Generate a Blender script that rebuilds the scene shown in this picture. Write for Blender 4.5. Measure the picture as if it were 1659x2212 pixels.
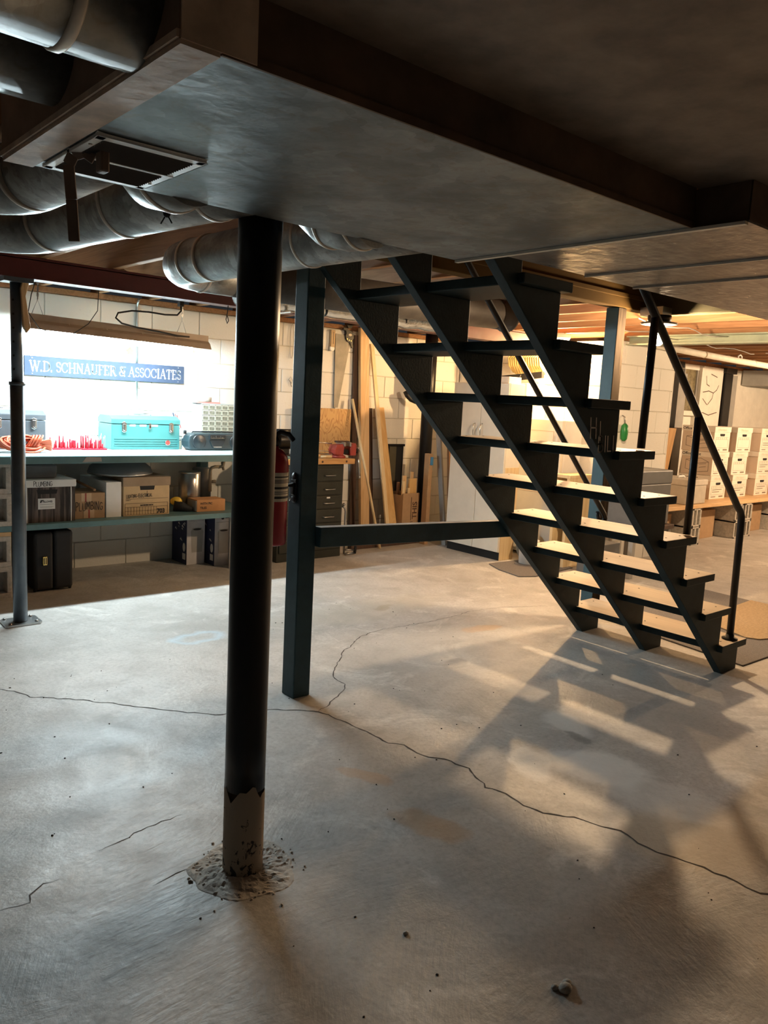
import bpy, bmesh, math, random
from mathutils import Vector, Matrix, noise as mnoise
random.seed(7)
for o in list(bpy.data.objects): bpy.data.objects.remove(o)
S = bpy.context.scene
COL = S.collection

# ------------------------------------------------------------------ camera
CAM_H = 1.40
yaw, pit, rol = math.radians(48.72576), math.radians(8.16226), math.radians(-3.01997)
fw = Vector((math.cos(pit)*math.cos(yaw), math.cos(pit)*math.sin(yaw), -math.sin(pit)))
r0 = Vector((math.sin(yaw), -math.cos(yaw), 0))
d0 = fw.cross(r0)
rt = math.cos(rol)*r0 + math.sin(rol)*d0
dn = -math.sin(rol)*r0 + math.cos(rol)*d0
cd = bpy.data.cameras.new('camera')
cam = bpy.data.objects.new('camera', cd); COL.objects.link(cam)
cam.matrix_world = Matrix(((rt.x, -dn.x, -fw.x, 0), (rt.y, -dn.y, -fw.y, 0), (rt.z, -dn.z, -fw.z, CAM_H), (0, 0, 0, 1)))
cd.sensor_fit = 'VERTICAL'; cd.sensor_height = 36.0; cd.lens = 1690/2212*36.0
cd.clip_start = 0.05; cd.clip_end = 60
S.camera = cam

# ------------------------------------------------------------------ world, exposure, lamp strengths
w = bpy.data.worlds.new('world'); S.world = w; w.use_nodes = True
w.node_tree.nodes['Background'].inputs[0].default_value = (0.55, 0.62, 0.7, 1)
w.node_tree.nodes['Background'].inputs[1].default_value = 0.02
S.view_settings.view_transform = 'Standard'; S.view_settings.look = 'None'
S.view_settings.gamma = 1.0; S.view_settings.use_curve_mapping = False
S.view_settings.exposure = 0.8
TUBE_POWER = 310.0
BULB_POWER = 1380.0
BULB2_POWER = 1500.0
BULB3_POWER = 3600.0
TUBE_COL = (0.76, 0.93, 1.0)
BULB_COL = (1.0, 0.70, 0.42)

# ------------------------------------------------------------------ materials
class NT:
    def __init__(s, name):
        s.m = bpy.data.materials.new(name); s.m.use_nodes = True
        s.t = s.m.node_tree; s.b = s.t.nodes['Principled BSDF']
        s.tc = None
    def n(s, typ, **k):
        x = s.t.nodes.new(typ)
        for a, v in k.items(): setattr(x, a, v)
        return x
    def l(s, a, b): s.t.links.new(a, b)
    def coord(s, scale=(1, 1, 1), kind='Object'):
        tc = s.n('ShaderNodeTexCoord'); mp = s.n('ShaderNodeMapping')
        mp.inputs['Scale'].default_value = scale
        s.l(tc.outputs[kind], mp.inputs['Vector']); return mp.outputs[0]
    def noise(s, vec, scale=5, detail=4, rough=.55, dist=0):
        x = s.n('ShaderNodeTexNoise'); x.inputs['Scale'].default_value = scale
        x.inputs['Detail'].default_value = detail; x.inputs['Roughness'].default_value = rough
        x.inputs['Distortion'].default_value = dist
        s.l(vec, x.inputs['Vector']); return x.outputs['Fac']
    def ramp(s, f, stops, interp='LINEAR'):
        x = s.n('ShaderNodeValToRGB'); x.color_ramp.interpolation = interp
        e = x.color_ramp.elements
        while len(e) < len(stops): e.new(.5)
        for i, (p, c) in enumerate(stops):
            e[i].position = p; e[i].color = (c[0], c[1], c[2], 1) if not isinstance(c, (int, float)) else (c, c, c, 1)
        s.l(f, x.inputs[0]); return x.outputs[0]
    def mix(s, fac, a, b, mode='MIX'):
        x = s.n('ShaderNodeMix', data_type='RGBA', blend_type=mode)
        for i, v in ((0, fac), (6, a), (7, b)):
            if isinstance(v, (int, float)): x.inputs[i].default_value = v
            elif isinstance(v, tuple): x.inputs[i].default_value = (v[0], v[1], v[2], 1)
            else: s.l(v, x.inputs[i])
        return x.outputs[2]
    def math(s, op, a, b=0.0, c=None):
        x = s.n('ShaderNodeMath', operation=op)
        for i, v in enumerate((a, b) if c is None else (a, b, c)):
            if isinstance(v, (int, float)): x.inputs[i].default_value = v
            else: s.l(v, x.inputs[i])
        return x.outputs[0]
    def set(s, **k):
        for a, v in k.items():
            a = a.replace('_', ' ')
            i = s.b.inputs[a]
            if isinstance(v, (int, float)): i.default_value = v
            elif isinstance(v, tuple): i.default_value = (v[0], v[1], v[2], 1)
            else: s.l(v, i)
    def bump(s, h, strength=.2, dist=.01):
        x = s.n('ShaderNodeBump'); x.inputs['Strength'].default_value = strength
        x.inputs['Distance'].default_value = dist
        s.l(h, x.inputs['Height']); s.l(x.outputs[0], s.b.inputs['Normal'])

MC = {}
def mat(name, col, rough=.6, metal=0.0, var=.12, scale=9, bump=0.0, bscale=60, stretch=(1, 1, 1), rnd=0.0, spec=None):
    if name in MC: return MC[name]
    s = NT(name); v = s.coord(stretch)
    f = s.noise(v, scale, 5, .6)
    lo = tuple(c*(1-var) for c in col); hi = tuple(min(1, c*(1+var)) for c in col)
    c = s.ramp(f, [(.3, lo), (.7, hi)])
    if rnd:
        oi = s.n('ShaderNodeObjectInfo')
        k = s.math('MULTIPLY_ADD', oi.outputs['Random'], rnd, 1-rnd/2)
        hsv = s.n('ShaderNodeHueSaturation'); s.l(c, hsv.inputs['Color']); s.l(k, hsv.inputs['Value']); c = hsv.outputs[0]
    s.set(Base_Color=c, Roughness=rough, Metallic=metal)
    if spec is not None: s.b.inputs['Specular IOR Level'].default_value = spec
    if bump: s.bump(s.noise(v, bscale, 3), bump, .004)
    MC[name] = s.m; return s.m

def wood(name, col, dark, axis='z', scale=18, rough=.6, contrast=1.0, spec=.4):
    if name in MC: return MC[name]
    s = NT(name)
    st = {'x': (.06, 1, 1), 'y': (1, .06, 1), 'z': (1, 1, .06)}[axis]
    v = s.coord(st)
    oi = s.n('ShaderNodeObjectInfo')
    ad = s.n('ShaderNodeVectorMath', operation='ADD')
    s.l(v, ad.inputs[0]); s.l(oi.outputs['Random'], ad.inputs[1])
    v = ad.outputs[0]
    f = s.noise(v, scale*.6, 4, .6, 1.5)
    g = s.noise(v, scale*5, 2, .5)
    wv = s.n('ShaderNodeMath', operation='SINE'); s.l(s.math('MULTIPLY', f, 34.0), wv.inputs[0])
    r = s.math('MULTIPLY_ADD', wv.outputs[0], .5, .5)
    c = s.mix(s.math('MULTIPLY', r, .55*contrast), col, dark)
    c = s.mix(s.math('MULTIPLY', g, .35*contrast), c, dark)
    s.set(Base_Color=c, Roughness=rough); s.b.inputs['Specular IOR Level'].default_value = spec
    s.bump(r, .12, .002)
    MC[name] = s.m; return s.m

def emit(name, col, strength):
    s = NT(name); s.set(Base_Color=(.9, .9, .9), Emission_Color=col, Emission_Strength=strength)
    return s.m

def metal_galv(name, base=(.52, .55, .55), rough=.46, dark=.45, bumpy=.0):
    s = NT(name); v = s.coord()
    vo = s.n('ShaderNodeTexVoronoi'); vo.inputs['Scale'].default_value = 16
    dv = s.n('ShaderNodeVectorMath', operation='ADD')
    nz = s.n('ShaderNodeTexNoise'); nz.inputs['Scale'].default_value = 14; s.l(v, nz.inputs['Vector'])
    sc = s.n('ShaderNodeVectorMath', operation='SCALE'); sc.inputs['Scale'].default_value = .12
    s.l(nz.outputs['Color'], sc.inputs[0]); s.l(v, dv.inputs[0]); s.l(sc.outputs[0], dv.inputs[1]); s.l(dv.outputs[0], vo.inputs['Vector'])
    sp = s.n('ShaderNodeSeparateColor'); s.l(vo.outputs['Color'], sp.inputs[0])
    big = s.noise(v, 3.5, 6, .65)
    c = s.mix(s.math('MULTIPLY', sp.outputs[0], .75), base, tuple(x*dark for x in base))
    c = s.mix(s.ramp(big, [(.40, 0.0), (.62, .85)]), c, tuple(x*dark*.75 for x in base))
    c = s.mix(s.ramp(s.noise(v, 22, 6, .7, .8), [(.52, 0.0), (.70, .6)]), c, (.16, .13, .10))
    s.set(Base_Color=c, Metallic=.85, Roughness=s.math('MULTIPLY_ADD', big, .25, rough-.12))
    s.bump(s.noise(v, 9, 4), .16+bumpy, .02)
    return s.m

# --- concrete floor: grey trowelled slab with stains and scrubbed pale patches
def floor_material():
    s = NT('floor_concrete'); v = s.coord()
    big = s.noise(v, .9, 6, .6, .6); mid = s.noise(v, 4.5, 8, .62, .4); fine = s.noise(v, 55, 4, .6)
    c = s.ramp(big, [(.30, (.385, .365, .335)), (.5, (.50, .48, .45)), (.72, (.58, .555, .52))])
    c = s.mix(s.ramp(mid, [(.46, 0.0), (.66, .55)]), c, (.33, .31, .28))
    c = s.mix(s.ramp(s.noise(v, 16, 8, .7, .6), [(.55, 0.0), (.72, .5)]), c, (.30, .275, .245))
    c = s.mix(s.ramp(s.noise(v, 2.3, 7, .7, 1.2), [(.54, 0.0), (.64, .6)]), c, (.70, .675, .63))
    c = s.mix(s.ramp(fine, [(.45, 0.0), (.75, .45)]), c, (.26, .24, .215))
    ns = s.n('ShaderNodeTexNoise'); ns.inputs['Scale'].default_value = 5.0; ns.inputs['Detail'].default_value = 4
    s.l(v, ns.inputs['Vector'])
    sc = s.n('ShaderNodeVectorMath', operation='SCALE'); sc.inputs['Scale'].default_value = .16
    s.l(ns.outputs['Color'], sc.inputs[0])
    av = s.n('ShaderNodeVectorMath', operation='ADD'); s.l(v, av.inputs[0]); s.l(sc.outputs[0], av.inputs[1])
    wv = s.n('ShaderNodeVectorMath', operation='SUBTRACT'); s.l(av.outputs[0], wv.inputs[0]); wv.inputs[1].default_value = (.08, .08, .08)
    def spot(x, y, rx, ry, col, amt, ring=None, rot=0):
        nonlocal c
        mp = s.n('ShaderNodeMapping', vector_type='TEXTURE')
        mp.inputs['Location'].default_value = (x, y, 0); mp.inputs['Rotation'].default_value = (0, 0, rot)
        mp.inputs['Scale'].default_value = (rx, ry, 1e3)
        s.l(wv.outputs[0], mp.inputs['Vector'])
        ln = s.n('ShaderNodeVectorMath', operation='LENGTH'); s.l(mp.outputs[0], ln.inputs[0])
        if ring: f = s.ramp(ln.outputs['Value'], [(.0, 0.0), (ring*.7, .1*amt), (.72, amt), (1.0, 0.0)])
        else: f = s.ramp(ln.outputs['Value'], [(.0, amt), (.72, amt*.8), (1.0, 0.0)])
        c = s.mix(f, c, col)
    spot(3.66, 3.18, .16, .07, (.55, .31, .13), .55)
    spot(1.80, 2.10, .05, .13, (.50, .31, .17), .6, rot=.5)
    spot(1.77, 1.72, .08, .16, (.46, .27, .12), .6, rot=.4)
    spot(2.09, 3.92, .20, .13, (.50, .66, .76), .55, ring=.55)
    spot(2.62, 1.62, .16, .26, (.86, .84, .80), .75, rot=.5)
    spot(2.88, 1.95, .10, .16, (.84, .82, .78), .6, rot=-.3)
    spot(2.42, 1.80, .09, .18, (.84, .82, .78), .7, rot=-.5)
    spot(2.46, 1.12, .30, .26, (.56, .44, .27), .5)
    spot(2.15, .55, .26, .22, (.58, .45, .28), .45, ring=.6)
    spot(2.78, 1.82, .05, .07, (.2, .19, .18), .7)
    spot(3.02, 2.79, .09, .06, (.24, .23, .22), .6)
    spot(3.43, 3.87, .09, .04, (.24, .20, .12), .7)
    spot(2.60, 1.30, .16, .30, (.80, .77, .72), .55, rot=.3)
    spot(3.20, 2.45, .35, .10, (.36, .36, .36), .45, rot=.4)
    spot(3.15, 2.95, .55, .5, (.46, .47, .46), .4)
    spot(3.3, 3.9, .9, .25, (.48, .44, .36), .4)
    s.set(Base_Color=c, Roughness=s.ramp(mid, [(.3, .40), (.7, .58)]))
    s.b.inputs['Specular IOR Level'].default_value = .45
    # broom and trowel marks: stretched noise, direction varies over the slab
    rt = s.n('ShaderNodeVectorRotate', rotation_type='Z_AXIS'); s.l(v, rt.inputs['Vector'])
    vc = s.n('ShaderNodeTexVoronoi'); vc.inputs['Scale'].default_value = 2.6; s.l(av.outputs[0], vc.inputs['Vector'])
    vs_ = s.n('ShaderNodeSeparateColor'); s.l(vc.outputs['Color'], vs_.inputs[0])
    s.l(s.math('MULTIPLY_ADD', vs_.outputs[0], 1.5, .4), rt.inputs['Angle'])
    mp = s.n('ShaderNodeMapping'); mp.inputs['Scale'].default_value = (75, 7, 1); s.l(rt.outputs[0], mp.inputs['Vector'])
    st = s.noise(mp.outputs[0], 1.0, 3, .6)
    h = s.math('ADD', s.math('MULTIPLY', st, .26), s.math('ADD', s.math('MULTIPLY', s.noise(v, 30, 6, .65), .5), s.math('MULTIPLY', s.noise(v, 7, 4), .9)))
    s.bump(h, .5, .008)
    return s.m

def block_material():
    s = NT('painted_block'); v = s.coord((1, 1, 1))
    oi = s.n('ShaderNodeObjectInfo')
    c = s.mix(s.math('MULTIPLY', oi.outputs['Random'], .5), (.80, .785, .73), (.74, .72, .65))
    n1 = s.noise(v, 26, 5, .7)
    c = s.mix(s.ramp(n1, [(.62, 0.0), (.74, .5)]), c, (.55, .50, .42))
    s.set(Base_Color=c, Roughness=.9)
    s.bump(s.math('ADD', s.noise(v, 70, 4, .7), s.math('MULTIPLY', s.noise(v, 12, 3), .7)), .35, .006)
    return s.m

M = {}
M['floor'] = floor_material()
M['block'] = block_material()
M['mortar'] = mat('mortar_joint', (.60, .57, .50), .85, var=.15, bump=.3)
M['plaster'] = mat('white_plaster', (.78, .75, .68), .8, var=.06, bump=.15)
M['dimwall'] = mat('dim_grey_wall', (.07, .068, .065), .85, var=.1)
M['cinder'] = mat('bare_concrete_block', (.46, .43, .38), .9, var=.22, scale=40, bump=.5, bscale=90)
M['joist'] = wood('joist_wood', (.42, .22, .10), (.24, .11, .045), 'y', 14, .7)
M['deck'] = wood('deck_wood', (.25, .12, .06), (.12, .055, .03), 'x', 14, .8)
M['pine'] = wood('pine_wood', (.76, .54, .30), (.52, .30, .12), 'z', 12, .55)
M['pine_x'] = wood('pine_wood_x', (.74, .52, .29), (.52, .31, .14), 'x', 12, .55)
M['pale_pine'] = wood('pale_pine_wood', (.82, .67, .42), (.66, .46, .22), 'z', 12, .55)
M['yellow_board'] = wood('yellow_board_wood', (.75, .50, .22), (.56, .31, .10), 'z', 9, .5)
M['dark_board'] = wood('dark_board_wood', (.10, .055, .035), (.05, .028, .018), 'z', 12, .6)
M['brown_board'] = wood('brown_board_wood', (.36, .20, .10), (.24, .12, .06), 'z', 12, .6)
M['tread_top'] = wood('worn_tread_wood', (.56, .46, .34), (.38, .30, .22), 'y', 9, .55, .7)
M['butcher'] = wood('butcher_block', (.62, .36, .14), (.40, .19, .06), 'x', 16, .5)
M['galv'] = metal_galv('galvanised_steel')
M['shaded_galv'] = mat('shaded_galvanised', (.115, .10, .085), .65, .2, var=.35, scale=7)  # same galvanised steel, shade put into the colour against the close bulb
M['galv_band'] = mat('galvanised_band', (.62, .56, .48), .45, .5, var=.15)
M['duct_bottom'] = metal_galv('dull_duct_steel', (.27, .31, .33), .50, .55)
M['duct_side'] = mat('browned_duct_side', (.12, .07, .04), .7, .0, var=.45, scale=6)
M['duct_tan'] = mat('tan_duct_tape', (.60, .46, .35), .6, 0, var=.3, scale=14, bump=.25, bscale=26)
M['duct_brown'] = mat('brown_duct_end', (.30, .20, .14), .6, .1, var=.3, scale=8)
M['seam'] = mat('bright_seam_edge', (.80, .72, .60), .5, .1, var=.1)
def panel_material():
    s = NT('dark_panel_metal'); v = s.coord()
    n = s.noise(v, 2.6, 6, .65, .8); n2 = s.noise(s.coord((1, 3, 1)), 14, 4, .6)
    c = s.ramp(n, [(.3, (.12, .115, .115)), (.7, (.24, .225, .21))])
    s.set(Base_Color=c, Metallic=.55, Roughness=s.ramp(n2, [(.3, .26), (.7, .44)]))
    s.bump(s.math('ADD', s.noise(v, 5, 4), s.math('MULTIPLY', s.noise(v, 26, 3), .35)), .32, .02)
    return s.m
M['panel'] = panel_material()
M['soffit'] = mat('mottled_soffit', (.20, .16, .13), .55, .25, var=.4, scale=9, bump=.12, bscale=12)
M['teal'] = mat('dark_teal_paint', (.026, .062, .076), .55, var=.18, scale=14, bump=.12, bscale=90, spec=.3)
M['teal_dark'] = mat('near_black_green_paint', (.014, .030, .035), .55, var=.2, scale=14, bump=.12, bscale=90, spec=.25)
M['shelf_teal'] = mat('shelf_teal_paint', (.10, .20, .22), .5, var=.15, bump=.08)
M['bench_top'] = mat('pale_blue_bench_paint', (.42, .55, .57), .5, var=.12, scale=6)
M['black_iron'] = mat('black_iron', (.009, .009, .010), .42, 0, var=.3, spec=.3)
M['black_steel'] = mat('black_painted_steel', (.007, .0068, .0075), .36, 0, var=.3, scale=5, bump=.05, spec=.3)
M['post_grey'] = mat('grey_steel_post', (.085, .105, .125), .42, .3, var=.2, bump=.06)
M['rust_dirt'] = mat('bare_dirty_steel', (.17, .13, .09), .8, 0, var=.5, scale=22, bump=.4)
M['red_beam'] = mat('dark_red_primer', (.085, .012, .012), .5, 0, var=.2)
M['green_beam'] = mat('pale_green_beam_paint', (.30, .34, .25), .55, 0, var=.15)
M['mustard'] = mat('mustard_trim_paint', (.060, .035, .010), .95, 0, var=.08, spec=.03)
M['olive'] = mat('olive_trim_paint', (.075, .070, .045), .95, 0, var=.08, spec=.03)
M['white_metal'] = mat('white_enamel', (.72, .72, .70), .4, 0, var=.05)
M['grille'] = mat('grey_white_grille', (.86, .87, .87), .4, .0, var=.06)
M['black'] = mat('matte_black', (.008, .008, .009), .7, 0, var=.2)
M['ink'] = mat('black_ink', (.02, .018, .018), .7, 0, var=0.05)
M['grey_louvre'] = mat('dark_grey_louvre', (.06, .06, .065), .45, .2)
M['chalk'] = mat('pale_chalk', (.75, .70, .64), .9, 0, var=.1)
M['chrome'] = mat('bright_metal', (.72, .72, .70), .25, 1, var=.06)
M['steel'] = mat('plain_steel', (.45, .45, .44), .35, 1, var=.15)
M['saw_steel'] = mat('dull_saw_steel', (.24, .225, .195), .6, .4, var=.35, scale=5)
M['white'] = mat('plain_white', (.80, .80, .78), .6, 0, var=.04)
M['offwhite'] = mat('cream_laminate', (.80, .77, .69), .45, 0, var=.04)
M['cardboard'] = mat('brown_cardboard', (.42, .27, .15), .8, 0, var=.08, scale=20)
M['kraft'] = mat('tan_kraft_board', (.58, .42, .24), .8, 0, var=.06, scale=20)
M['boxwhite'] = mat('white_box_board', (.80, .74, .65), .75, 0, var=.04)
M['boxside'] = mat('beige_box_side', (.66, .54, .43), .8, 0, var=.05)
M['tan'] = mat('tan_label', (.66, .58, .44), .7, 0, var=.06)
M['tape'] = mat('shiny_tape', (.58, .42, .27), .3, 0, var=.1)
M['red'] = mat('red_plastic', (.42, .008, .025), .4, 0, var=.08)
M['red_paint'] = mat('red_enamel', (.32, .008, .018), .35, 0, var=.08)
M['vise_red'] = mat('worn_red_enamel', (.33, .045, .035), .45, 0, var=.2, scale=18)
M['orange'] = mat('orange_rubber', (.55, .11, .045), .5, 0, var=.08)
M['tealbox'] = mat('aqua_enamel', (.055, .215, .21), .38, .1, var=.06)
M['greybox'] = mat('silver_grey_enamel', (.085, .097, .11), .38, .3, var=.08)
M['signblue'] = mat('slate_blue_board', (.045, .062, .10), .9, 0, var=.1, spec=.1)
M['radio'] = mat('blue_black_plastic', (.018, .034, .042), .42, 0, var=.2)
M['radio2'] = mat('dark_radio_panel', (.015, .02, .024), .3, 0, var=.2)
M['drawer_green'] = mat('dark_olive_steel', (.030, .032, .024), .45, .2, var=.2)
M['smoke'] = mat('smoky_drawer_plastic', (.20, .21, .17), .25, 0, var=.5, scale=30)
M['yellow'] = mat('yellow_plastic', (.62, .42, .04), .5, 0, var=.08)
M['blue'] = mat('dark_blue_print', (.02, .03, .09), .6, 0, var=.2)
M['brass'] = mat('brass_metal', (.70, .48, .16), .3, .9, var=.1)
M['carpet'] = mat('grey_carpet', (.17, .155, .145), .95, 0, var=.3, scale=120, bump=.6, bscale=220)
M['tanmat'] = mat('tan_mat', (.42, .30, .17), .95, 0, var=.2, scale=60, bump=.5, bscale=160)
M['foil'] = mat('crinkled_foil', (.72, .78, .80), .24, 1, var=.12, scale=20, bump=.9, bscale=22)
M['greygreen'] = mat('grey_disc_stone', (.22, .21, .17), .8, 0, var=.15)
M['glassblock'] = mat('dirty_window_glass', (.20, .17, .10), .2, 0, var=.5, scale=14)
M['grey'] = mat('mid_grey_paint', (.36, .35, .33), .6, 0, var=.08)
M['greycase'] = mat('dim_grey_plastic', (.13, .135, .14), .5, 0, var=.12)
M['green'] = mat('bright_green_plastic', (.02, .22, .05), .4, 0, var=.1)
M['rope'] = mat('yellow_rope', (.66, .48, .20), .8, 0, var=.15)
M['pipe_wrap'] = mat('white_pipe_wrap', (.82, .77, .66), .7, 0, var=.08, bump=.2)
M['brownstrap'] = mat('brown_strap', (.17, .115, .085), .6, 0, var=.15)
M['grit'] = mat('dark_grit', (.06, .05, .045), .9, 0, var=.4)
M['patch'] = mat('rough_mortar_patch', (.50, .455, .40), .95, 0, var=.25, scale=30, bump=.8, bscale=60)
M['tube'] = emit('lit_fluorescent_tube', TUBE_COL, TUBE_POWER)
M['bulb'] = emit('lit_bulb_glass', BULB_COL, BULB_POWER)
M['bulb2'] = emit('lit_bulb_glass_dim', (1.0, .62, .28), BULB2_POWER)
M['bulb3'] = emit('lit_bulb_glass_storage', BULB_COL, BULB3_POWER)
def plywood_material():
    s = NT('plywood_face'); v = s.coord((1.3, 1, .55))
    f = s.noise(v, 5, 2, .5, .9)
    w_ = s.n('ShaderNodeMath', operation='SINE'); s.l(s.math('MULTIPLY', f, 110.0), w_.inputs[0])
    r = s.ramp(w_.outputs[0], [(.1, 0.0), (1.0, 1.0)])
    s.set(Base_Color=s.mix(r, (.60, .37, .15), (.42, .22, .08)), Roughness=.6); return s.m
M['plywood'] = plywood_material()
def woodgrain_print():
    s = NT('dark_woodgrain_print'); v = s.coord((1, 1, .05))
    f = s.noise(v, 45, 4, .6, .5)
    s.set(Base_Color=s.ramp(f, [(.40, (.018, .013, .012)), (.62, (.15, .115, .10))]), Roughness=.7); return s.m
M['woodprint'] = woodgrain_print()

# ------------------------------------------------------------------ mesh builder
ORG = {}
def vec(*a): return Vector(a)
class MB:
    def __init__(s): s.v = []; s.f = []; s.mi = []; s.sm = []
    def face(s, idx, mi=0, sm=False): s.f.append(idx); s.mi.append(mi); s.sm.append(sm)
    def box(s, x0, x1, y0, y1, z0, z1, mi=0, top=None):
        b = len(s.v)
        s.v += [Vector(p) for p in ((x0, y0, z0), (x1, y0, z0), (x1, y1, z0), (x0, y1, z0), (x0, y0, z1), (x1, y0, z1), (x1, y1, z1), (x0, y1, z1))]
        for k, q in enumerate(((0, 3, 2, 1), (4, 5, 6, 7), (0, 1, 5, 4), (1, 2, 6, 5), (2, 3, 7, 6), (3, 0, 4, 7))):
            s.face(tuple(b+i for i in q), top if (k == 1 and top is not None) else mi)
        return s
    def obox(s, c, u, v, w, a, b_, d, mi=0):
        c, u, v, w = (Vector(q) for q in (c, u, v, w))
        u, v, w = u.normalized(), v.normalized(), w.normalized()
        b = len(s.v)
        for dz in (-d, d):
            for dx, dy in ((-a, -b_), (a, -b_), (a, b_), (-a, b_)):
                s.v.append(c+u*dx+v*dy+w*dz)
        for q in ((0, 3, 2, 1), (4, 5, 6, 7), (0, 1, 5, 4), (1, 2, 6, 5), (2, 3, 7, 6), (3, 0, 4, 7)): s.face(tuple(b+i for i in q), mi)
        return s
    def beam(s, p, q, wid, hei, up=(0, 0, 1), mi=0):
        p, q = Vector(p), Vector(q); d = (q-p); L = d.length; d.normalize()
        side = d.cross(Vector(up)).normalized(); u2 = side.cross(d).normalized()
        return s.obox((p+q)/2, d, side, u2, L/2, wid/2, hei/2, mi)
    def prism(s, pts, axis, a0, a1, mi=0):
        b = len(s.v); n = len(pts)
        def mk(p, a):
            return {'y': Vector((p[0], a, p[1])), 'x': Vector((a, p[0], p[1])), 'z': Vector((p[0], p[1], a))}[axis]
        for a in (a0, a1):
            for p in pts: s.v.append(mk(p, a))
        s.face(tuple(b+i for i in range(n)), mi); s.face(tuple(b+n+i for i in reversed(range(n))), mi)
        for i in range(n):
            j = (i+1) % n; s.face((b+j, b+i, b+n+i, b+n+j), mi)
        return s
    def tube(s, pts, r, seg=12, caps=True, mi=0, closed=False):
        pts = [Vector(p) for p in pts]; n = len(pts)
        rs = r if isinstance(r, (list, tuple)) else [r]*n
        b = len(s.v); ref = None
        for i, p in enumerate(pts):
            if closed: t = pts[(i+1) % n]-pts[i-1]
            else: t = pts[min(i+1, n-1)]-pts[max(i-1, 0)]
            t.normalize()
            if ref is None:
                ref = t.orthogonal().normalized()
            ref = (ref-t*ref.dot(t)).normalized(); o = t.cross(ref)
            for k in range(seg):
                a = 2*math.pi*k/seg; s.v.append(p+(ref*math.cos(a)+o*math.sin(a))*rs[i])
        for i in range(n if closed else n-1):
            j = (i+1) % n
            for k in range(seg):
                k2 = (k+1) % seg; s.face((b+i*seg+k, b+i*seg+k2, b+j*seg+k2, b+j*seg+k), mi, True)
        if caps and not closed:
            s.face(tuple(b+k for k in reversed(range(seg))), mi); s.face(tuple(b+(n-1)*seg+k for k in range(seg)), mi)
        return s
    def lathe(s, prof, c, axis=(0, 0, 1), seg=24, mi=0):
        c = Vector(c); a = Vector(axis).normalized(); u = a.orthogonal().normalized(); o = a.cross(u)
        b = len(s.v); n = len(prof)
        for r, h in prof:
            for k in range(seg):
                t = 2*math.pi*k/seg; s.v.append(c+a*h+(u*math.cos(t)+o*math.sin(t))*max(r, 1e-5))
        for i in range(n-1):
            for k in range(seg):
                k2 = (k+1) % seg; s.face((b+i*seg+k, b+i*seg+k2, b+(i+1)*seg+k2, b+(i+1)*seg+k), mi, True)
        s.face(tuple(b+k for k in reversed(range(seg))), mi); s.face(tuple(b+(n-1)*seg+k for k in range(seg)), mi)
        return s
    def quad(s, *p, mi=0):
        b = len(s.v); s.v += [Vector(q) for q in p]; s.face(tuple(range(b, b+len(p))), mi); return s
    def sphere(s, c, r, seg=16, rings=10, sc=(1, 1, 1), mi=0):
        c = Vector(c); b = len(s.v)
        for i in range(rings+1):
            t = math.pi*i/rings
            for k in range(seg):
                a = 2*math.pi*k/seg
                s.v.append(c+Vector((r*sc[0]*math.sin(t)*math.cos(a), r*sc[1]*math.sin(t)*math.sin(a), r*sc[2]*math.cos(t))))
        for i in range(rings):
            for k in range(seg):
                k2 = (k+1) % seg; s.face((b+i*seg+k, b+(i+1)*seg+k, b+(i+1)*seg+k2, b+i*seg+k2), mi, True)
        return s
    def build(s, name, mats, parent=None, bev=0, seg=2):
        off = ORG.get(parent, Vector((0, 0, 0))) if parent else Vector((0, 0, 0))
        me = bpy.data.meshes.new(name)
        me.from_pydata([tuple(p-off) for p in s.v], [], s.f)
        mats = mats if isinstance(mats, (list, tuple)) else [mats]
        for m in mats: me.materials.append(m)
        me.polygons.foreach_set('material_index', s.mi); me.polygons.foreach_set('use_smooth', s.sm)
        bm = bmesh.new(); bm.from_mesh(me)
        bmesh.ops.remove_doubles(bm, verts=bm.verts, dist=1e-6)
        bmesh.ops.recalc_face_normals(bm, faces=bm.faces); bm.to_mesh(me); bm.free()
        me.update()
        o = bpy.data.objects.new(name, me); COL.objects.link(o)
        if parent: o.parent = parent; ORG[o] = off
        if bev:
            md = o.modifiers.new('bevel', 'BEVEL'); md.width = bev; md.segments = seg; md.limit_method = 'ANGLE'; md.angle_limit = .7
        return o

def tag(o, label=None, cat=None, group=None, kind=None):
    if label: o['label'] = label
    if cat: o['category'] = cat
    if group: o['group'] = group
    if kind: o['kind'] = kind
    return o
def thing(name, label, cat, loc=(0, 0, 0), group=None, rotz=None, kind=None):
    o = bpy.data.objects.new(name, None); COL.objects.link(o); o.empty_display_size = .05
    o.location = loc
    if rotz is not None: o.rotation_euler = (0, 0, rotz); ORG[o] = Vector((0, 0, 0))
    else: ORG[o] = Vector(loc)
    return tag(o, label, cat, group, kind)
def structure(name, parent=None, mb=None, m=None, bev=0):
    if mb is None:
        o = bpy.data.objects.new(name, None); COL.objects.link(o); ORG[o] = Vector((0, 0, 0))
    else: o = mb.build(name, m, parent, bev)
    o['kind'] = 'structure'; ORG.setdefault(o, Vector((0, 0, 0)))
    return o
def piece(name, mesh, parent, loc, rot=(0, 0, 0), mods=None):
    o = bpy.data.objects.new(name, mesh); COL.objects.link(o); o.parent = parent; o.location = loc; o.rotation_euler = rot
    return o
def arc(c, r, a0, a1, n, u, v):
    c, u, v = Vector(c), Vector(u), Vector(v)
    return [c+u*(r*math.cos(a0+(a1-a0)*i/n))+v*(r*math.sin(a0+(a1-a0)*i/n)) for i in range(n+1)]
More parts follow.
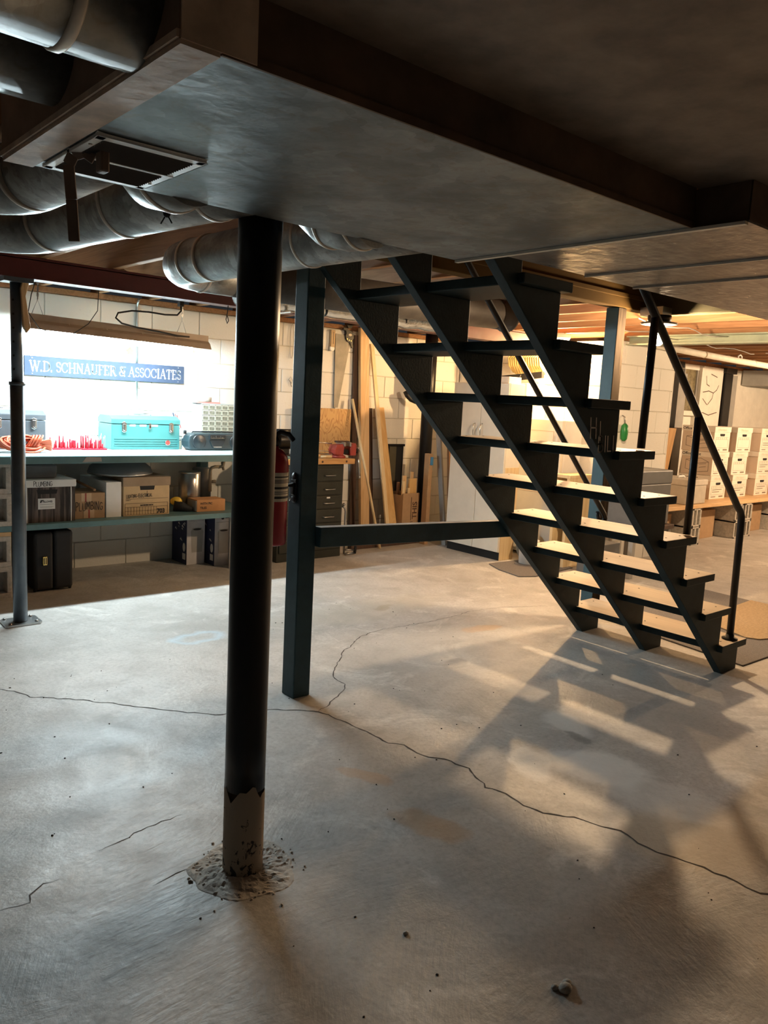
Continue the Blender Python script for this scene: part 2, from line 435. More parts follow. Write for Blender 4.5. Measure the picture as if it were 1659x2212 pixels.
def mesh_box(name, sx, sy, sz, m, bev=.004):
    """shared beveled box mesh centred on the origin"""
    bm = bmesh.new(); bmesh.ops.create_cube(bm, size=1)
    bmesh.ops.scale(bm, vec=(sx, sy, sz), verts=bm.verts)
    if bev: bmesh.ops.bevel(bm, geom=bm.edges[:], offset=bev, segments=1, affect='EDGES')
    me = bpy.data.meshes.new(name); bm.to_mesh(me); bm.free(); me.materials.append(m); return me

# ------------------------------------------------------------------ lettering
def A_(cx, cy, rx, ry, a0, a1, n=10):
    return [(cx+rx*math.cos(math.radians(a0+(a1-a0)*i/n)), cy+ry*math.sin(math.radians(a0+(a1-a0)*i/n))) for i in range(n+1)]
# plain single-stroke capitals: width, strokes
HAND = {
 'A': (.7, [[(0, 0), (.35, 1), (.7, 0)], [(.14, .38), (.56, .38)]]),
 'B': (.6, [[(0, 0), (0, 1)], [(0, 1)]+A_(.25, .76, .3, .24, 90, -90)+[(0, .52)], [(0, .52)]+A_(.28, .26, .32, .26, 90, -90)+[(0, 0)]]),
 'C': (.6, [A_(.38, .5, .38, .5, 50, 310)]),
 'D': (.65, [[(0, 0), (0, 1)], [(0, 1)]+A_(.2, .5, .45, .5, 90, -90)+[(0, 0)]]),
 'E': (.5, [[(.5, 1), (0, 1), (0, 0), (.5, 0)], [(0, .52), (.42, .52)]]),
 'F': (.5, [[(.5, 1), (0, 1), (0, 0)], [(0, .52), (.4, .52)]]),
 'G': (.65, [A_(.36, .5, .36, .5, 45, 330)+[(.66, .45), (.4, .45)]]),
 'H': (.6, [[(0, 0), (0, 1)], [(.6, 0), (.6, 1)], [(0, .52), (.6, .52)]]),
 'I': (.06, [[(.03, 0), (.03, 1)]]),
 'K': (.55, [[(0, 0), (0, 1)], [(.5, 1), (0, .45)], [(.15, .58), (.55, 0)]]),
 'L': (.5, [[(0, 1), (0, 0), (.5, 0)]]),
 'M': (.75, [[(0, 0), (.06, 1), (.37, .3), (.68, 1), (.75, 0)]]),
 'N': (.6, [[(0, 0), (0, 1), (.6, 0), (.6, 1)]]),
 'O': (.7, [A_(.35, .5, .35, .5, 0, 360, 16)]),
 'P': (.55, [[(0, 0), (0, 1)], [(0, 1)]+A_(.25, .74, .3, .26, 90, -90)+[(0, .48)]]),
 'R': (.6, [[(0, 0), (0, 1)], [(0, 1)]+A_(.25, .75, .3, .25, 90, -90)+[(0, .5)], [(.22, .5), (.6, 0)]]),
 'S': (.55, [A_(.28, .74, .26, .26, 40, 270, 9)+A_(.28, .25, .27, .25, 90, -140, 9)]),
 'T': (.6, [[(0, 1), (.6, 1)], [(.3, 1), (.3, 0)]]),
 'U': (.6, [[(0, 1), (0, .3)]+A_(.3, .3, .3, .3, 180, 360)+[(.6, 1)]]),
 'W': (.9, [[(0, 1), (.22, 0), (.45, .8), (.68, 0), (.9, 1)]]),
 'X': (.6, [[(0, 0), (.6, 1)], [(0, 1), (.6, 0)]]),
 '-': (.5, [[(.05, .48), (.45, .48)]]),
 '.': (.1, [[(.05, 0), (.05, .08)]]),
 '0': (.6, [A_(.3, .5, .3, .5, 0, 360, 16)]),
 '3': (.55, [A_(.25, .74, .28, .26, 130, -90, 9)+A_(.25, .25, .3, .26, 90, -130, 9)]),
 '7': (.55, [[(0, 1), (.55, 1), (.2, 0)]]),
 '5': (.55, [[(.5, 1), (.08, 1), (.05, .55)]+A_(.25, .3, .3, .3, 110, -140, 9)]),
 ' ': (.35, []),
}
def ribbon(mb, pts, wt, o, u, v, mi=0, lift=None):
    for (a, b) in zip(pts[:-1], pts[1:]):
        a2, b2 = Vector(a), Vector(b); d = b2-a2
        if d.length < 1e-6: continue
        w_ = wt if not callable(wt) else wt(d)
        d.normalize(); nrm = Vector((-d.y, d.x))*w_/2; e = d*w_*.35
        q = [a2-e+nrm, a2-e-nrm, b2+e-nrm, b2+e+nrm]
        mb.quad(*[o+u*p.x+v*p.y for p in q], mi=mi)
def write(mb, text, o, u, v, h, wt, gap=.22, jit=0.0, seed=1, squeeze=1.0):
    """hand lettering: strokes laid on a face; o = lower left corner, u = along, v = up. Returns length."""
    o, u, v = Vector(o), Vector(u).normalized(), Vector(v).normalized(); rr = random.Random(seed); x = 0
    for ch in text:
        wd, st = HAND[ch]; dy = rr.uniform(-jit, jit); k = 1+rr.uniform(-jit, jit)
        for s_ in st:
            ribbon(mb, [((x+p[0]*squeeze)*h, (p[1]*k+dy)*h) for p in s_], wt, o, u, v)
        x += wd*squeeze+gap
    return x*h
# roman letters with serifs: thick stems, thin strokes
def roman(mb, text, o, u, v, h, gap=.16):
    o, u, v = Vector(o), Vector(u).normalized(), Vector(v).normalized()
    T, t, sf = .15, .055, .055
    R = {
     'W': (1.25, [('T', [(.08, 1), (.38, 0)]), ('t', [(.38, 0), (.62, .9)]), ('T', [(.60, 1), (.88, 0)]), ('t', [(.88, 0), (1.17, 1)])], [(.08, 1), (.60, 1), (1.17, 1)]),
     'D': (.88, [('T', [(.16, 0), (.16, 1)]), ('v', [(.16, .97)]+A_(.38, .5, .42, .47, 85, -85, 14)+[(.16, .03)])], [(.12, 0), (.12, 1)]),
     'S': (.62, [('v', A_(.31, .74, .22, .23, 20, 255, 10)+A_(.31, .27, .23, .24, 75, -160, 10))], []),
     'C': (.85, [('v', A_(.45, .5, .38, .47, 35, 325, 18)), ('t', [(.79, .62), (.79, .95)])], []),
     'H': (.98, [('T', [(.18, 0), (.18, 1)]), ('T', [(.80, 0), (.80, 1)]), ('t', [(.18, .5), (.80, .5)])], [(.18, 0), (.18, 1), (.80, 0), (.80, 1)]),
     'N': (.95, [('t', [(.16, 0), (.16, 1)]), ('T', [(.16, .98), (.78, .05)]), ('t', [(.78, 0), (.78, 1)])], [(.16, 0), (.13, 1), (.78, 1)]),
     'A': (.92, [('t', [(.10, 0), (.45, 1)]), ('T', [(.45, 1), (.80, 0)]), ('t', [(.22, .34), (.68, .34)])], [(.10, 0), (.80, 0)]),
     'U': (.92, [('T', [(.18, 1), (.18, .32)]), ('v', [(.18, .34)]+A_(.46, .32, .28, .29, 180, 360, 10)), ('t', [(.74, .32), (.74, 1)])], [(.18, 1), (.74, 1)]),
     'F': (.72, [('T', [(.18, 0), (.18, 1)]), ('t', [(.18, .97), (.64, .97)]), ('t', [(.64, .97), (.64, .78)]), ('t', [(.18, .52), (.50, .52)])], [(.18, 0), (.14, 1)]),
     'E': (.76, [('T', [(.18, 0), (.18, 1)]), ('t', [(.18, .97), (.64, .97)]), ('t', [(.64, .97), (.64, .78)]), ('t', [(.18, .52), (.50, .52)]), ('t', [(.18, .03), (.68, .03)]), ('t', [(.68, .03), (.68, .24)])], [(.14, 0), (.14, 1)]),
     'R': (.88, [('T', [(.18, 0), (.18, 1)]), ('v', [(.18, .97)]+A_(.40, .74, .26, .23, 90, -90, 10)+[(.18, .51)]), ('T', [(.42, .5), (.78, 0)])], [(.18, 0), (.14, 1), (.80, 0)]),
     'O': (.92, [('v', A_(.46, .5, .38, .47, 0, 360, 22))], []),
     'I': (.40, [('T', [(.20, 0), (.20, 1)])], [(.20, 0), (.20, 1)]),
     'T': (.80, [('T', [(.40, 0), (.40, 1)]), ('t', [(.05, .97), (.75, .97)]), ('t', [(.05, .97), (.05, .76)]), ('t', [(.75, .97), (.75, .76)])], [(.40, 0)]),
     '&': (.95, [('v', [(.82, .52), (.62, .16)]+A_(.38, .24, .28, .22, -30, -250, 10)+[(.50, .62)]+A_(.40, .78, .15, .18, -40, 220, 10)+[(.80, .02)])], [(.82, .52)]),
     '.': (.30, [('T', [(.10, .02), (.10, .10)])], []),
     ' ': (.30, [], []),
    }
    x = 0
    for ch in text:
        wd, st, sr = R[ch]
        for kd, p in st:
            wt = {'T': T*h, 't': t*h, 'v': (lambda d: h*(t+(T-t)*abs(d.normalized().y)**1.5))}[kd]
            ribbon(mb, [((x+a)*h, b*h) for a, b in p], wt, o, u, v)
        for a, b in sr:
            yy = .03 if b == 0 else .97
            ribbon(mb, [((x+a-.13)*h, yy*h), ((x+a+.13)*h, yy*h)], sf*h, o, u, v)
        x += wd+gap*.35
    return x*h
_fm = {}
def typed(text, size, bold=0.0):
    """flat type, as mesh data in the XY plane"""
    k = (text, size, bold)
    if k not in _fm:
        cu = bpy.data.curves.new('type', 'FONT'); cu.body = text; cu.size = size; cu.offset = bold; cu.resolution_u = 3
        o = bpy.data.objects.new('type', cu); COL.objects.link(o)
        me = bpy.data.meshes.new_from_object(o.evaluated_get(bpy.context.evaluated_depsgraph_get()))
        _fm[k] = ([tuple(v.co) for v in me.vertices], [tuple(p.vertices) for p in me.polygons])
        bpy.data.objects.remove(o); bpy.data.meshes.remove(me); bpy.data.curves.remove(cu)
    return _fm[k]
def put_type(mb, text, size, o, u, v, bold=0.0, mi=0, sx=1.0):
    vs, fs = typed(text, size, bold); o, u, v = Vector(o), Vector(u).normalized(), Vector(v).normalized(); b = len(mb.v)
    mb.v += [o+u*(p[0]*sx)+v*p[1] for p in vs]
    for f in fs: mb.face(tuple(b+i for i in f), mi)
X_, Y_, Z_ = vec(1, 0, 0), vec(0, 1, 0), vec(0, 0, 1)

# =================================================================== THE ROOM
floor = structure('floor', None, MB().box(-3, 12.6, -3, 6.2, -.12, 0), M['floor'])
def crack(pts, wmax, seed, name='crack'):
    rr = random.Random(seed); P = []
    for a, b in zip(pts[:-1], pts[1:]):
        a, b = Vector((a[0], a[1])), Vector((b[0], b[1])); n = max(2, int((b-a).length/.025))
        for i in range(n):
            p = a.lerp(b, i/n); d = (b-a).normalized(); nn = Vector((-d.y, d.x))
            P.append(p+nn*rr.uniform(-.007, .007))
    P.append(Vector(pts[-1][:2])); mb = MB(); n = len(P); L = []
    for i, p in enumerate(P):
        d = (P[min(i+1, n-1)]-P[max(i-1, 0)]).normalized(); nn = Vector((-d.y, d.x))
        ww = wmax*rr.uniform(.35, 1.0)*min(1, .25+min(i, n-1-i)/4)
        L.append((p+nn*ww/2, p-nn*ww/2))
    for (a, b), (c, d) in zip(L[:-1], L[1:]):
        mb.quad((a.x, a.y, .0008), (b.x, b.y, .0008), (d.x, d.y, .0008), (c.x, c.y, .0008))
    return mb.build(name, M['grit'], floor)
crack([(.933, 3.719), (1.009, 3.636), (1.048, 3.53), (1.179, 3.411), (1.297, 3.282), (1.437, 3.113), (1.563, 2.968), (1.65, 2.879), (1.76, 2.868), (1.884, 2.798), (2.027, 2.677), (2.051, 2.521), (2.067, 2.367), (2.075, 2.258), (2.106, 2.206), (2.113, 2.063), (2.159, 2.017), (2.177, 1.909), (2.125, 1.767), (2.142, 1.692), (2.133, 1.598), (2.163, 1.5), (2.218, 1.442), (2.246, 1.349), (2.273, 1.294), (2.261, 1.217), (2.262, 1.15), (2.282, 1.066), (2.3, 1.013), (2.312, .916), (2.319, .849), (2.377, .792), (2.45, .70)], .009, 1)
crack([(2.027, 2.677), (2.136, 2.735), (2.273, 2.817), (2.332, 2.882), (2.347, 2.995), (2.392, 3.063), (2.536, 3.184), (2.612, 3.273), (2.739, 3.338), (2.867, 3.432), (2.991, 3.475), (3.134, 3.489)], .007, 2)
crack([(3.134, 3.489), (3.442, 3.458), (3.734, 3.472), (3.872, 3.496), (4.168, 3.462), (4.5, 3.314)], .004, 3)
crack([(.50, 2.08), (.599, 2.061), (.616, 2.086), (.659, 2.118), (.704, 2.118)], .005, 4)
crack([(.897, 1.93), (1.005, 1.946), (1.094, 1.915)], .004, 5)
crack([(.842, 2.182), (.966, 2.218), (1.066, 2.231), (1.148, 2.232)], .004, 6)
mb = MB(); rr = random.Random(3)
for i in range(130):
    x, y = rr.uniform(.5, 3.6), rr.uniform(.5, 4.2); r = rr.uniform(.0012, .0038)
    mb.sphere((x, y, r*.3), r, 5, 3, (rr.uniform(.7, 1.8), rr.uniform(.7, 1.5), .7))
tag(mb.build('floor_grit', M['grit'], floor), 'dark crumbs scattered over the concrete', kind='stuff')
mb = MB()
for (x, y, r) in ((1.515, .965, .016), (1.535, .975, .011), (1.50, .985, .009), (1.10, .915, .008), (2.02, .62, .010), (1.34, 1.35, .007)):
    mb.sphere((x, y, r*.4), r, 8, 5, (1.2, 1, .75))
mb.build('loose_chip', M['cinder'], floor)

# block walls: every block its own piece
def block_wall(name, x0, x1, y, z0, courses, axis, shift=0.0, top=2.03, thick=.14, back=1, wallx=None, extra=(0, 0)):
    """axis 'x': wall runs along X, seen from -Y.  axis 'y': runs along Y at x = y value, seen from -X."""
    L, Hh = .406, .2035
    if axis == 'x': core = MB().box(x0-extra[0], x1+extra[1], y+.008, y+thick, 0, top)
    else: core = MB().box(y+.008, y+thick, x0-extra[0], x1+extra[1], 0, top)
    wall = structure(name, None, core, M['mortar'])
    meshes = {}
    for c in range(courses):
        zz = z0+c*Hh; x = x0-(L/2 if c % 2 else 0)+shift
        while x < x1-.01:
            a, b = max(x, x0), min(x+L, x1); x += L
            if b-a < .04: continue
            k = round(b-a, 3)
            if k not in meshes:
                meshes[k] = mesh_box('block', k-.007, .03, Hh-.007, M['block'], .003)
            p = (a+b)/2; h = random.uniform(-.0012, .0012)
            if axis == 'x': piece('block', meshes[k], wall, (p, y+.015+h, zz+Hh/2))
            else: piece('block', meshes[k], wall, (y+.015+h, p, zz+Hh/2), (0, 0, math.pi/2))
    return wall
block_wall('wall_back', 1.0, 6.2, 5.95, -.005, 10, 'x', shift=-.12, extra=(4, .2))
block_wall('wall_alcove', 4.14, 5.95, 6.2, -.005, 10, 'y')
block_wall('wall_pier', 6.2, 7.157, 4.0, -.005, 10, 'x', shift=-.10)
structure('wall_pier_end', None, MB().box(7.157, 7.17, 4.0, 5.0, 0, 2.03), M['plaster'])
structure('wall_storage', None, MB().box(7.157, 12.6, 4.95, 5.1, 0, 2.03), M['plaster'])
structure('wall_right', None, MB().box(12.5, 12.65, -3, 5.0, 0, 2.3), M['plaster'])
structure('wall_left', None, MB().box(-3.1, -3, -3, 6.1, 0, 2.3), M['dimwall'])
structure('wall_front', None, MB().box(-3, 12.6, -3.1, -3, 0, 2.3), M['dimwall'])

# ceiling: plank deck, joists along Y, sill plate
ceil = structure('ceiling')
rr = random.Random(5)
for i in range(40):
    a = -2.0+i*.20
    if a > 6.1: break
    hole = 1.0 < a < 2.8
    for xa, xb in (((-1.0, 1.7), (4.80, 12.6)) if hole else ((-1.0, 12.6),)):
        MB().box(xa, xb, a+.003, a+.197, 2.285, 2.305).build('plank', M['deck'], ceil)
structure('ceiling_slab', None, MB().box(-3, 12.7, -3, 6.2, 2.75, 2.80), M['deck'])
jm = {}
def joist(x, y0, y1, z0=2.075, z1=2.285):
    L = round(y1-y0, 3)
    if L not in jm: jm[L] = mesh_box('joist', .040, L, z1-z0, M['joist'], .003)
    piece('joist', jm[L], ceil, (x, (y0+y1)/2, (z0+z1)/2))
x = -.55
while x < 12.5:
    if 1.9 < x < 4.82: joist(x, 2.99, 6.08)
    elif x > 6.2: joist(x, -2.5, 4.94)
    else: joist(x, 1.02 if x > .3 else -2.5, 6.08)
    x += .406
MB().box(-1, 6.3, 5.95, 6.09, 2.032, 2.073).build('sill_plate', M['joist'], ceil, .004)
MB().box(6.2, 7.15, 4.0, 4.13, 2.032, 2.073).build('sill_plate', M['joist'], ceil, .004)
MB().box(7.18, 12.5, 4.95, 5.08, 2.032, 2.073).build('sill_plate', M['joist'], ceil, .004)
# bridging between the joists over the bench and a few loose boards up there
for x0 in (1.07, 1.88, 2.70):
    for y in (4.05, 5.2):
        for s in (0, 1):
            MB().beam((x0+.02, y+s*.05, 2.09 if s else 2.27), (x0+.386, y+s*.05, 2.27 if s else 2.09), .03, .035).build('bridging_strut', M['joist'], ceil)
structure('trim_1', None, MB().box(2.13, 4.80, 2.87, 2.96, 2.054, 2.29).box(2.13, 4.76, 2.862, 2.871, 2.115, 2.145), M['mustard'], .004)
structure('trim_2', None, MB().box(4.76, 4.80, 1.62, 2.87, 2.040, 2.29), M['olive'], .004)
# near ceiling: a flat mottled soffit beside the duct
structure('ceiling_soffit', None, MB().box(.30, 9.0, -2.6, 1.0, 1.932, 1.96), M['soffit'])

# =================================================================== STEEL BEAMS AND POSTS
rb = thing('steel_beam', 'dark red steel beam under the joists carried by the thin grey post', 'beam', (2.0, 4.7, 1.955))
MB().box(-2.9, 6.19, 4.64, 4.76, 1.955, 1.967).build('bottom_flange', M['red_beam'], rb)
MB().box(-2.9, 6.19, 4.64, 4.76, 2.06, 2.072).build('top_flange', M['red_beam'], rb)
MB().box(-2.9, 6.19, 4.694, 4.706, 1.967, 2.06).build('web', M['red_beam'], rb)
MB().box(-2.9, 6.19, 4.645, 4.655, 1.967, 2.055).build('face_plate', M['red_beam'], rb)
gb = thing('steel_beam', 'pale green steel beam crossing the ceiling behind the glowing bulb', 'beam', (6.3, 1.0, 2.05))
MB().box(6.26, 6.38, -2.5, 3.99, 1.992, 2.004).build('bottom_flange', M['green_beam'], gb)
MB().box(6.314, 6.326, -2.5, 3.99, 2.004, 2.060).build('web', M['green_beam'], gb)
MB().box(6.26, 6.38, -2.5, 3.99, 2.060, 2.072).build('top_flange', M['green_beam'], gb)

mp = thing('support_column', 'thick black steel column in the foreground with bare scraped foot', 'column', (1.145, 1.858, 0))
mb = MB().tube([(1.145, 1.858, z) for z in (.262, .4, 1.0, 1.6, 2.07)], .0585, 40)
mb.build('column_shaft', M['black_steel'], mp)
# bare lower sleeve with ragged paint edge
mb = MB(); rr = random.Random(9); n = 40; rag = [.262+.018*math.sin(k*.5)+.012*math.sin(k*1.3+1)+rr.uniform(-.006, .006) for k in range(n)]
for k in range(n):
    a, b = 2*math.pi*k/n, 2*math.pi*(k+1)/n; r = .0592
    p = lambda t, z: (1.145+r*math.cos(t), 1.858+r*math.sin(t), z)
    mb.quad(p(a, 0), p(b, 0), p(b, rag[(k+1) % n]), p(a, rag[k]))
for f in range(len(mb.sm)): mb.sm[f] = True
def sleeve_mat():
    s = NT('scraped_column_foot'); v = s.coord()
    f = s.noise(v, 26, 5, .65, 1.0)
    sp = s.n('ShaderNodeSeparateXYZ'); s.l(v, sp.inputs[0])
    k = s.math('ADD', f, s.math('MULTIPLY', sp.outputs[2], .55))
    s.set(Base_Color=s.mix(s.ramp(k, [(.44, 0.0), (.48, 1.0)]), (.02, .017, .016), (.33, .26, .19)), Roughness=.8)
    s.bump(f, .5, .004); return s.m
mb.build('column_foot', sleeve_mat(), mp)
tag(mp.children[-1], 'bare scraped foot with flaking black paint')
# broken mortar collar round the foot
mb = MB(); rr = random.Random(11); n = 72; ring = []
for j in range(13):
    t = j/12; row = []
    for k in range(n):
        a = 2*math.pi*k/n
        edge = .150*(1+.22*mnoise.noise(vec(math.cos(a)*1.6, math.sin(a)*1.6, 3.1)))
        r = .052+(edge-.052)*t; x, y = 1.145+r*math.cos(a)*1.08, 1.858+r*math.sin(a)
        z = .009*(1-t)**1.2+.0075*mnoise.noise(vec(x*38, y*38, .5))*(1-t*.6)+.005*mnoise.noise(vec(x*95, y*95, 2.5))-(.004 if j == 12 else 0)
        row.append((x, y, max(z, .0012) if j < 12 else -.002))
    ring.append(row)
for j in range(12):
    for k in range(n):
        mb.quad(ring[j][k], ring[j][(k+1) % n], ring[j+1][(k+1) % n], ring[j+1][k])
mb.build('mortar_patch', M['patch'], floor)
mb = MB()
for i in range(150):
    a = rr.uniform(0, 6.283); d = abs(rr.gauss(.115, .035)); r = rr.uniform(.0015, .0048)
    mb.sphere((1.145+d*math.cos(a), 1.858+d*math.sin(a), r*.4), r, 6, 4, (rr.uniform(.8, 1.5), 1, .8))
tag(mb.build('mortar_rubble', M['patch'], floor), 'broken crumbs of mortar round the column foot', kind='stuff')

lp = thing('support_column', 'thin grey adjustable steel post by the workbench with square base plate', 'column', (1.347, 4.70, 0))
MB().tube([(1.347, 4.70, .012), (1.347, 4.70, 1.38)], .0385, 24).build('outer_tube', M['post_grey'], lp)
mb = MB().tube([(1.347, 4.70, 1.38), (1.347, 4.70, 1.93)], .030, 24)
mb.build('inner_tube', M['post_grey'], lp)
MB().tube([(1.347, 4.70, 1.372), (1.347, 4.70, 1.392)], .043, 24).build('collar', M['post_grey'], lp)
MB().prism([(1.255, 4.62), (1.435, 4.62), (1.45, 4.64), (1.45, 4.77), (1.43, 4.785), (1.27, 4.785), (1.25, 4.765), (1.245, 4.63)], 'z', .001, .012).build('base_plate', M['steel'], lp)
for (a, b) in ((1.275, 4.645), (1.42, 4.645), (1.275, 4.762), (1.42, 4.762)): MB().lathe([(.010, .012), (.010, .017), (.006, .022)], (a, b, 0), seg=10).build('bolt', M['steel'], lp)
for i in range(6): MB().lathe([(.006, 0), (.006, .003)], (1.347-.021, 4.70-.0215, 1.46+i*.075), (-1, -1, 0), 10).build('pin_hole', M['black'], lp)
MB().box(1.27, 1.425, 4.64, 4.76, 1.93, 1.954).build('top_plate', M['post_grey'], lp)
tag(MB().prism([(1.385, 1.86), (1.41, 1.95), (1.375, 1.953), (1.36, 1.90), (1.372, 1.70), (1.39, 1.66), (1.41, 1.69)], 'y', 4.655, 4.69).build('wooden_shim', M['pine'], None, .003), 'brown wooden wedge hanging beside the top of the thin grey post', 'wedge')

# =================================================================== STAIRCASE
RISE, RUN = .2113, .2346
Z0, XN, XC = .18, 4.377, 4.348
st = thing('staircase', 'open dark teal wooden staircase with worn pale treads rising under the ducts', 'staircase', (4.2, 2.35, 0))
prof = [(4.18, 0), (XC, 0)]
for k in range(10):
    prof += [(XC-RUN*k, Z0+RISE*k-.038), (XC-RUN*(k+1), Z0+RISE*k-.038)]
prof += [(1.949, 2.02)]
for y in (1.872, 2.335, 2.782):
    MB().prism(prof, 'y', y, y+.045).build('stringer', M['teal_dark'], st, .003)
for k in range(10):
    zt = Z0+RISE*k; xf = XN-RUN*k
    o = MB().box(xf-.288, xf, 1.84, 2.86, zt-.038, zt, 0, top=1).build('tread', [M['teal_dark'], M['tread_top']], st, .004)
# nail heads on the lower treads
for k in range(6):
    mb = MB()
    for y in (1.895, 2.357, 2.805):
        for dx in (.07, .2): mb.lathe([(.005, 0), (.005, .0012)], (XN-RUN*k-dx, y, Z0+RISE*k), seg=8)
    tag(mb.build('tread_nails', M['grit'], st), kind='stuff')
mb = MB()
o_ = vec(2.985, 1.8708, 1.21)
wt = .006
write(mb, 'HI', (2.742, 1.8705, 1.284), (1, 0, 0), (-.1, 0, 1), .080, wt, .35, .05, 2, .8)
write(mb, 'BILL', (2.805, 1.8705, 1.232), (1, 0, .02), (-.08, 0, 1), .066, wt, .24, .05, 3, .8)
tag(mb.build('chalk_writing', M['chalk'], st), 'chalked words HI BILL')

rail = thing('handrail', 'black pipe handrail on three posts along the near side of the stairs', 'handrail', (4.27, 1.885, .18))
YR = 1.888
pts = [(4.268, YR, .185), (4.240, YR, .84)]+[(4.236, YR, .875), (4.215, YR, .905), (4.17, YR, .936)]
pts += [(4.17-1.30*i/4, YR, .936+1.30*.89*i/4) for i in range(1, 5)]
MB().tube(pts, .019, 16).build('rail_pipe', M['black_iron'], rail)
for (xa, za, xb, zb) in ((3.655, .82, 3.645, 1.403), (3.160, 1.245, 3.172, 1.82)):
    MB().tube([(xa, YR, za), (xb, YR, zb)], .018, 16).build('rail_post', M['black_iron'], rail)
for (xa, za) in ((4.268, .18),):
    MB().lathe([(.042, 0), (.042, .008), (.024, .012), (.022, .03)], (xa, YR, za), seg=20).build('floor_flange', M['black_iron'], rail)
rail2 = thing('handrail', 'black pipe handrail fixed along the far side of the stairs', 'handrail', (4.5, 2.87, .8))
YF = 2.838
q = [(2.60, YF, 2.55), (2.98, YF, 2.155), (4.40, YF, .845)]
MB().tube([(2.60, YF, 2.456), (2.96, YF, 2.11), (3.32, YF, 1.764), (3.68, YF, 1.418), (4.04, YF, 1.072), (4.385, YF, .741), (4.40, YF, .715), (4.392, YF, .69), (4.37, YF, .682), (4.345, YF, .694), (4.325, YF-.01, .705)], .017, 14).build('rail_pipe', M['black_iron'], rail2)
MB().tube([(4.41, YF+.034, .60), (4.40, YF+.03, .66), (4.36, YF+.01, .69), (4.33, YF, .71), (4.31, YF, .76)], .012, 10).build('rail_bracket', M['black_iron'], rail2)

sp = thing('stair_post', 'square dark teal timber post standing left of the stairs', 'post', (2.06, 2.91, 0))
MB().box(2.010, 2.104, 2.862, 2.958, 0, 2.29).build('post_timber', M['teal'], sp, .005)
br = MB().beam((2.106, 2.855, .762), (3.47, 2.855, .710), .052, .093); br.mi[1] = 1  # top face pale grey: dust, with the tube's light painted in
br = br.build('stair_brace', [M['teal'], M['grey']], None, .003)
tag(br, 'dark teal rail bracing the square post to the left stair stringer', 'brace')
fp = thing('stair_post', 'blue-teal timber post with bare wood side behind the stairs', 'post', (4.435, 2.915, 0))
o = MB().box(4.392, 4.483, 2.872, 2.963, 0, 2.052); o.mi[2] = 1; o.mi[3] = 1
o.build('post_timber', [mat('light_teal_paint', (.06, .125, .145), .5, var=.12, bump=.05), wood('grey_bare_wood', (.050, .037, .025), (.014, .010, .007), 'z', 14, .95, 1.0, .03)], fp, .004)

# =================================================================== DUCTWORK
dt = thing('main_duct', 'big flat sheet metal duct overhead with tan taped end', 'duct', (1.2, 1.4, 1.84))
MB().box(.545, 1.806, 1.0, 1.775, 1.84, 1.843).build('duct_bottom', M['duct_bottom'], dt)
MB().box(.545, 1.806, 1.0, 1.004, 1.843, 2.06).build('duct_side', M['duct_side'], dt)
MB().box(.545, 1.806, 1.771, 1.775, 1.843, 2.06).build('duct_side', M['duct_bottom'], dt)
MB().box(.547, 1.806, .9955, 1.0, 1.8392, 1.853).build('bottom_lip', M['duct_side'], dt)
MB().box(.488, .545, .997, 1.775, 1.836, 1.842).build('taped_edge', M['duct_tan'], dt)
MB().box(.486, .490, .997, 1.775, 1.842, 2.06).build('end_panel', M['duct_brown'], dt)
MB().box(.488, .600, .994, .999, 1.842, 2.06).build('corner_strip', M['duct_tan'], dt)
MB().beam((.4865, 1.775, 1.848), (.4865, .997, 1.848), .008, .010).build('end_flange', M['duct_tan'], dt)
tag(MB().box(1.796, 1.812, .87, 1.776, 1.833, 1.840).build('end_seam', M['seam'], dt), 'bright seam strip at the far end')
pl = thing('wide_duct', 'wide dark wavy sheet metal duct beyond the bright seam', 'duct', (2.8, 1.2, 1.84))
for (a, b) in ((1.813, 2.228), (2.236, 2.520), (2.528, 4.60)):
    MB().box(a, b, .87, 1.60, 1.840, 1.845).build('bottom_panel', M['panel'], pl)
for a in (2.232, 2.524):
    MB().box(a-.004, a+.004, .87, 1.60, 1.834, 1.842).build('standing_seam', M['seam'], pl)
MB().box(1.813, 4.60, 1.597, 1.602, 1.845, 2.06).build('duct_side', M['panel'], pl)
MB().box(1.813, 4.60, .868, .872, 1.845, 1.931).build('duct_side', M['duct_side'], pl)
MB().box(1.813, 1.817, .87, 1.60, 1.845, 1.931).build('duct_end', M['duct_side'], pl)

gr = thing('air_grille', 'white framed louvred return air grille in the duct bottom', 'air grille', (.655, 1.595, 1.84))
gx0, gx1, gy0, gy1 = .553, .765, 1.442, 1.740
mb = MB()
mb.box(gx0, gx1, gy0, gy0+.022, 1.832, 1.8395).box(gx0, gx1, gy1-.022, gy1, 1.832, 1.8395)
mb.box(gx0, gx0+.018, gy0, gy1, 1.832, 1.8395).box(gx1-.018, gx1, gy0, gy1, 1.832, 1.8395)
mb.build('frame', M['grille'], gr, .002)
MB().box(gx0, gx1, 1.587, 1.597, 1.831, 1.8395).build('centre_bar', M['grille'], gr)
MB().box(gx0+.015, gx1-.015, gy0+.02, gy1-.02, 1.8365, 1.8395).build('back_plate', M['black'], gr)
lm = mesh_box('louvre', gx1-gx0-.036, .0022, .008, M['grey_louvre'], 0)
for i in range(26):
    y = gy0+.026+i*.0098
    if abs(y-1.592) < .008 or y > gy1-.024: continue
    piece('louvre', lm, gr, Vector(((gx0+gx1)/2, y, 1.8335))-ORG[gr], (.5, 0, 0))
for (x, y) in ((gx0+.009, gy0+.06), (gx1-.009, gy1-.06)): MB().lathe([(.004, 0), (.003, .002)], (x, y, 1.832), (0, 0, -1), 8).build('screw', M['steel'], gr)
sb = thing('hanger_strap', 'brown strap hooked over the grille and hanging straight down', 'strap', (.566, 1.60, 1.83))
mb = MB()
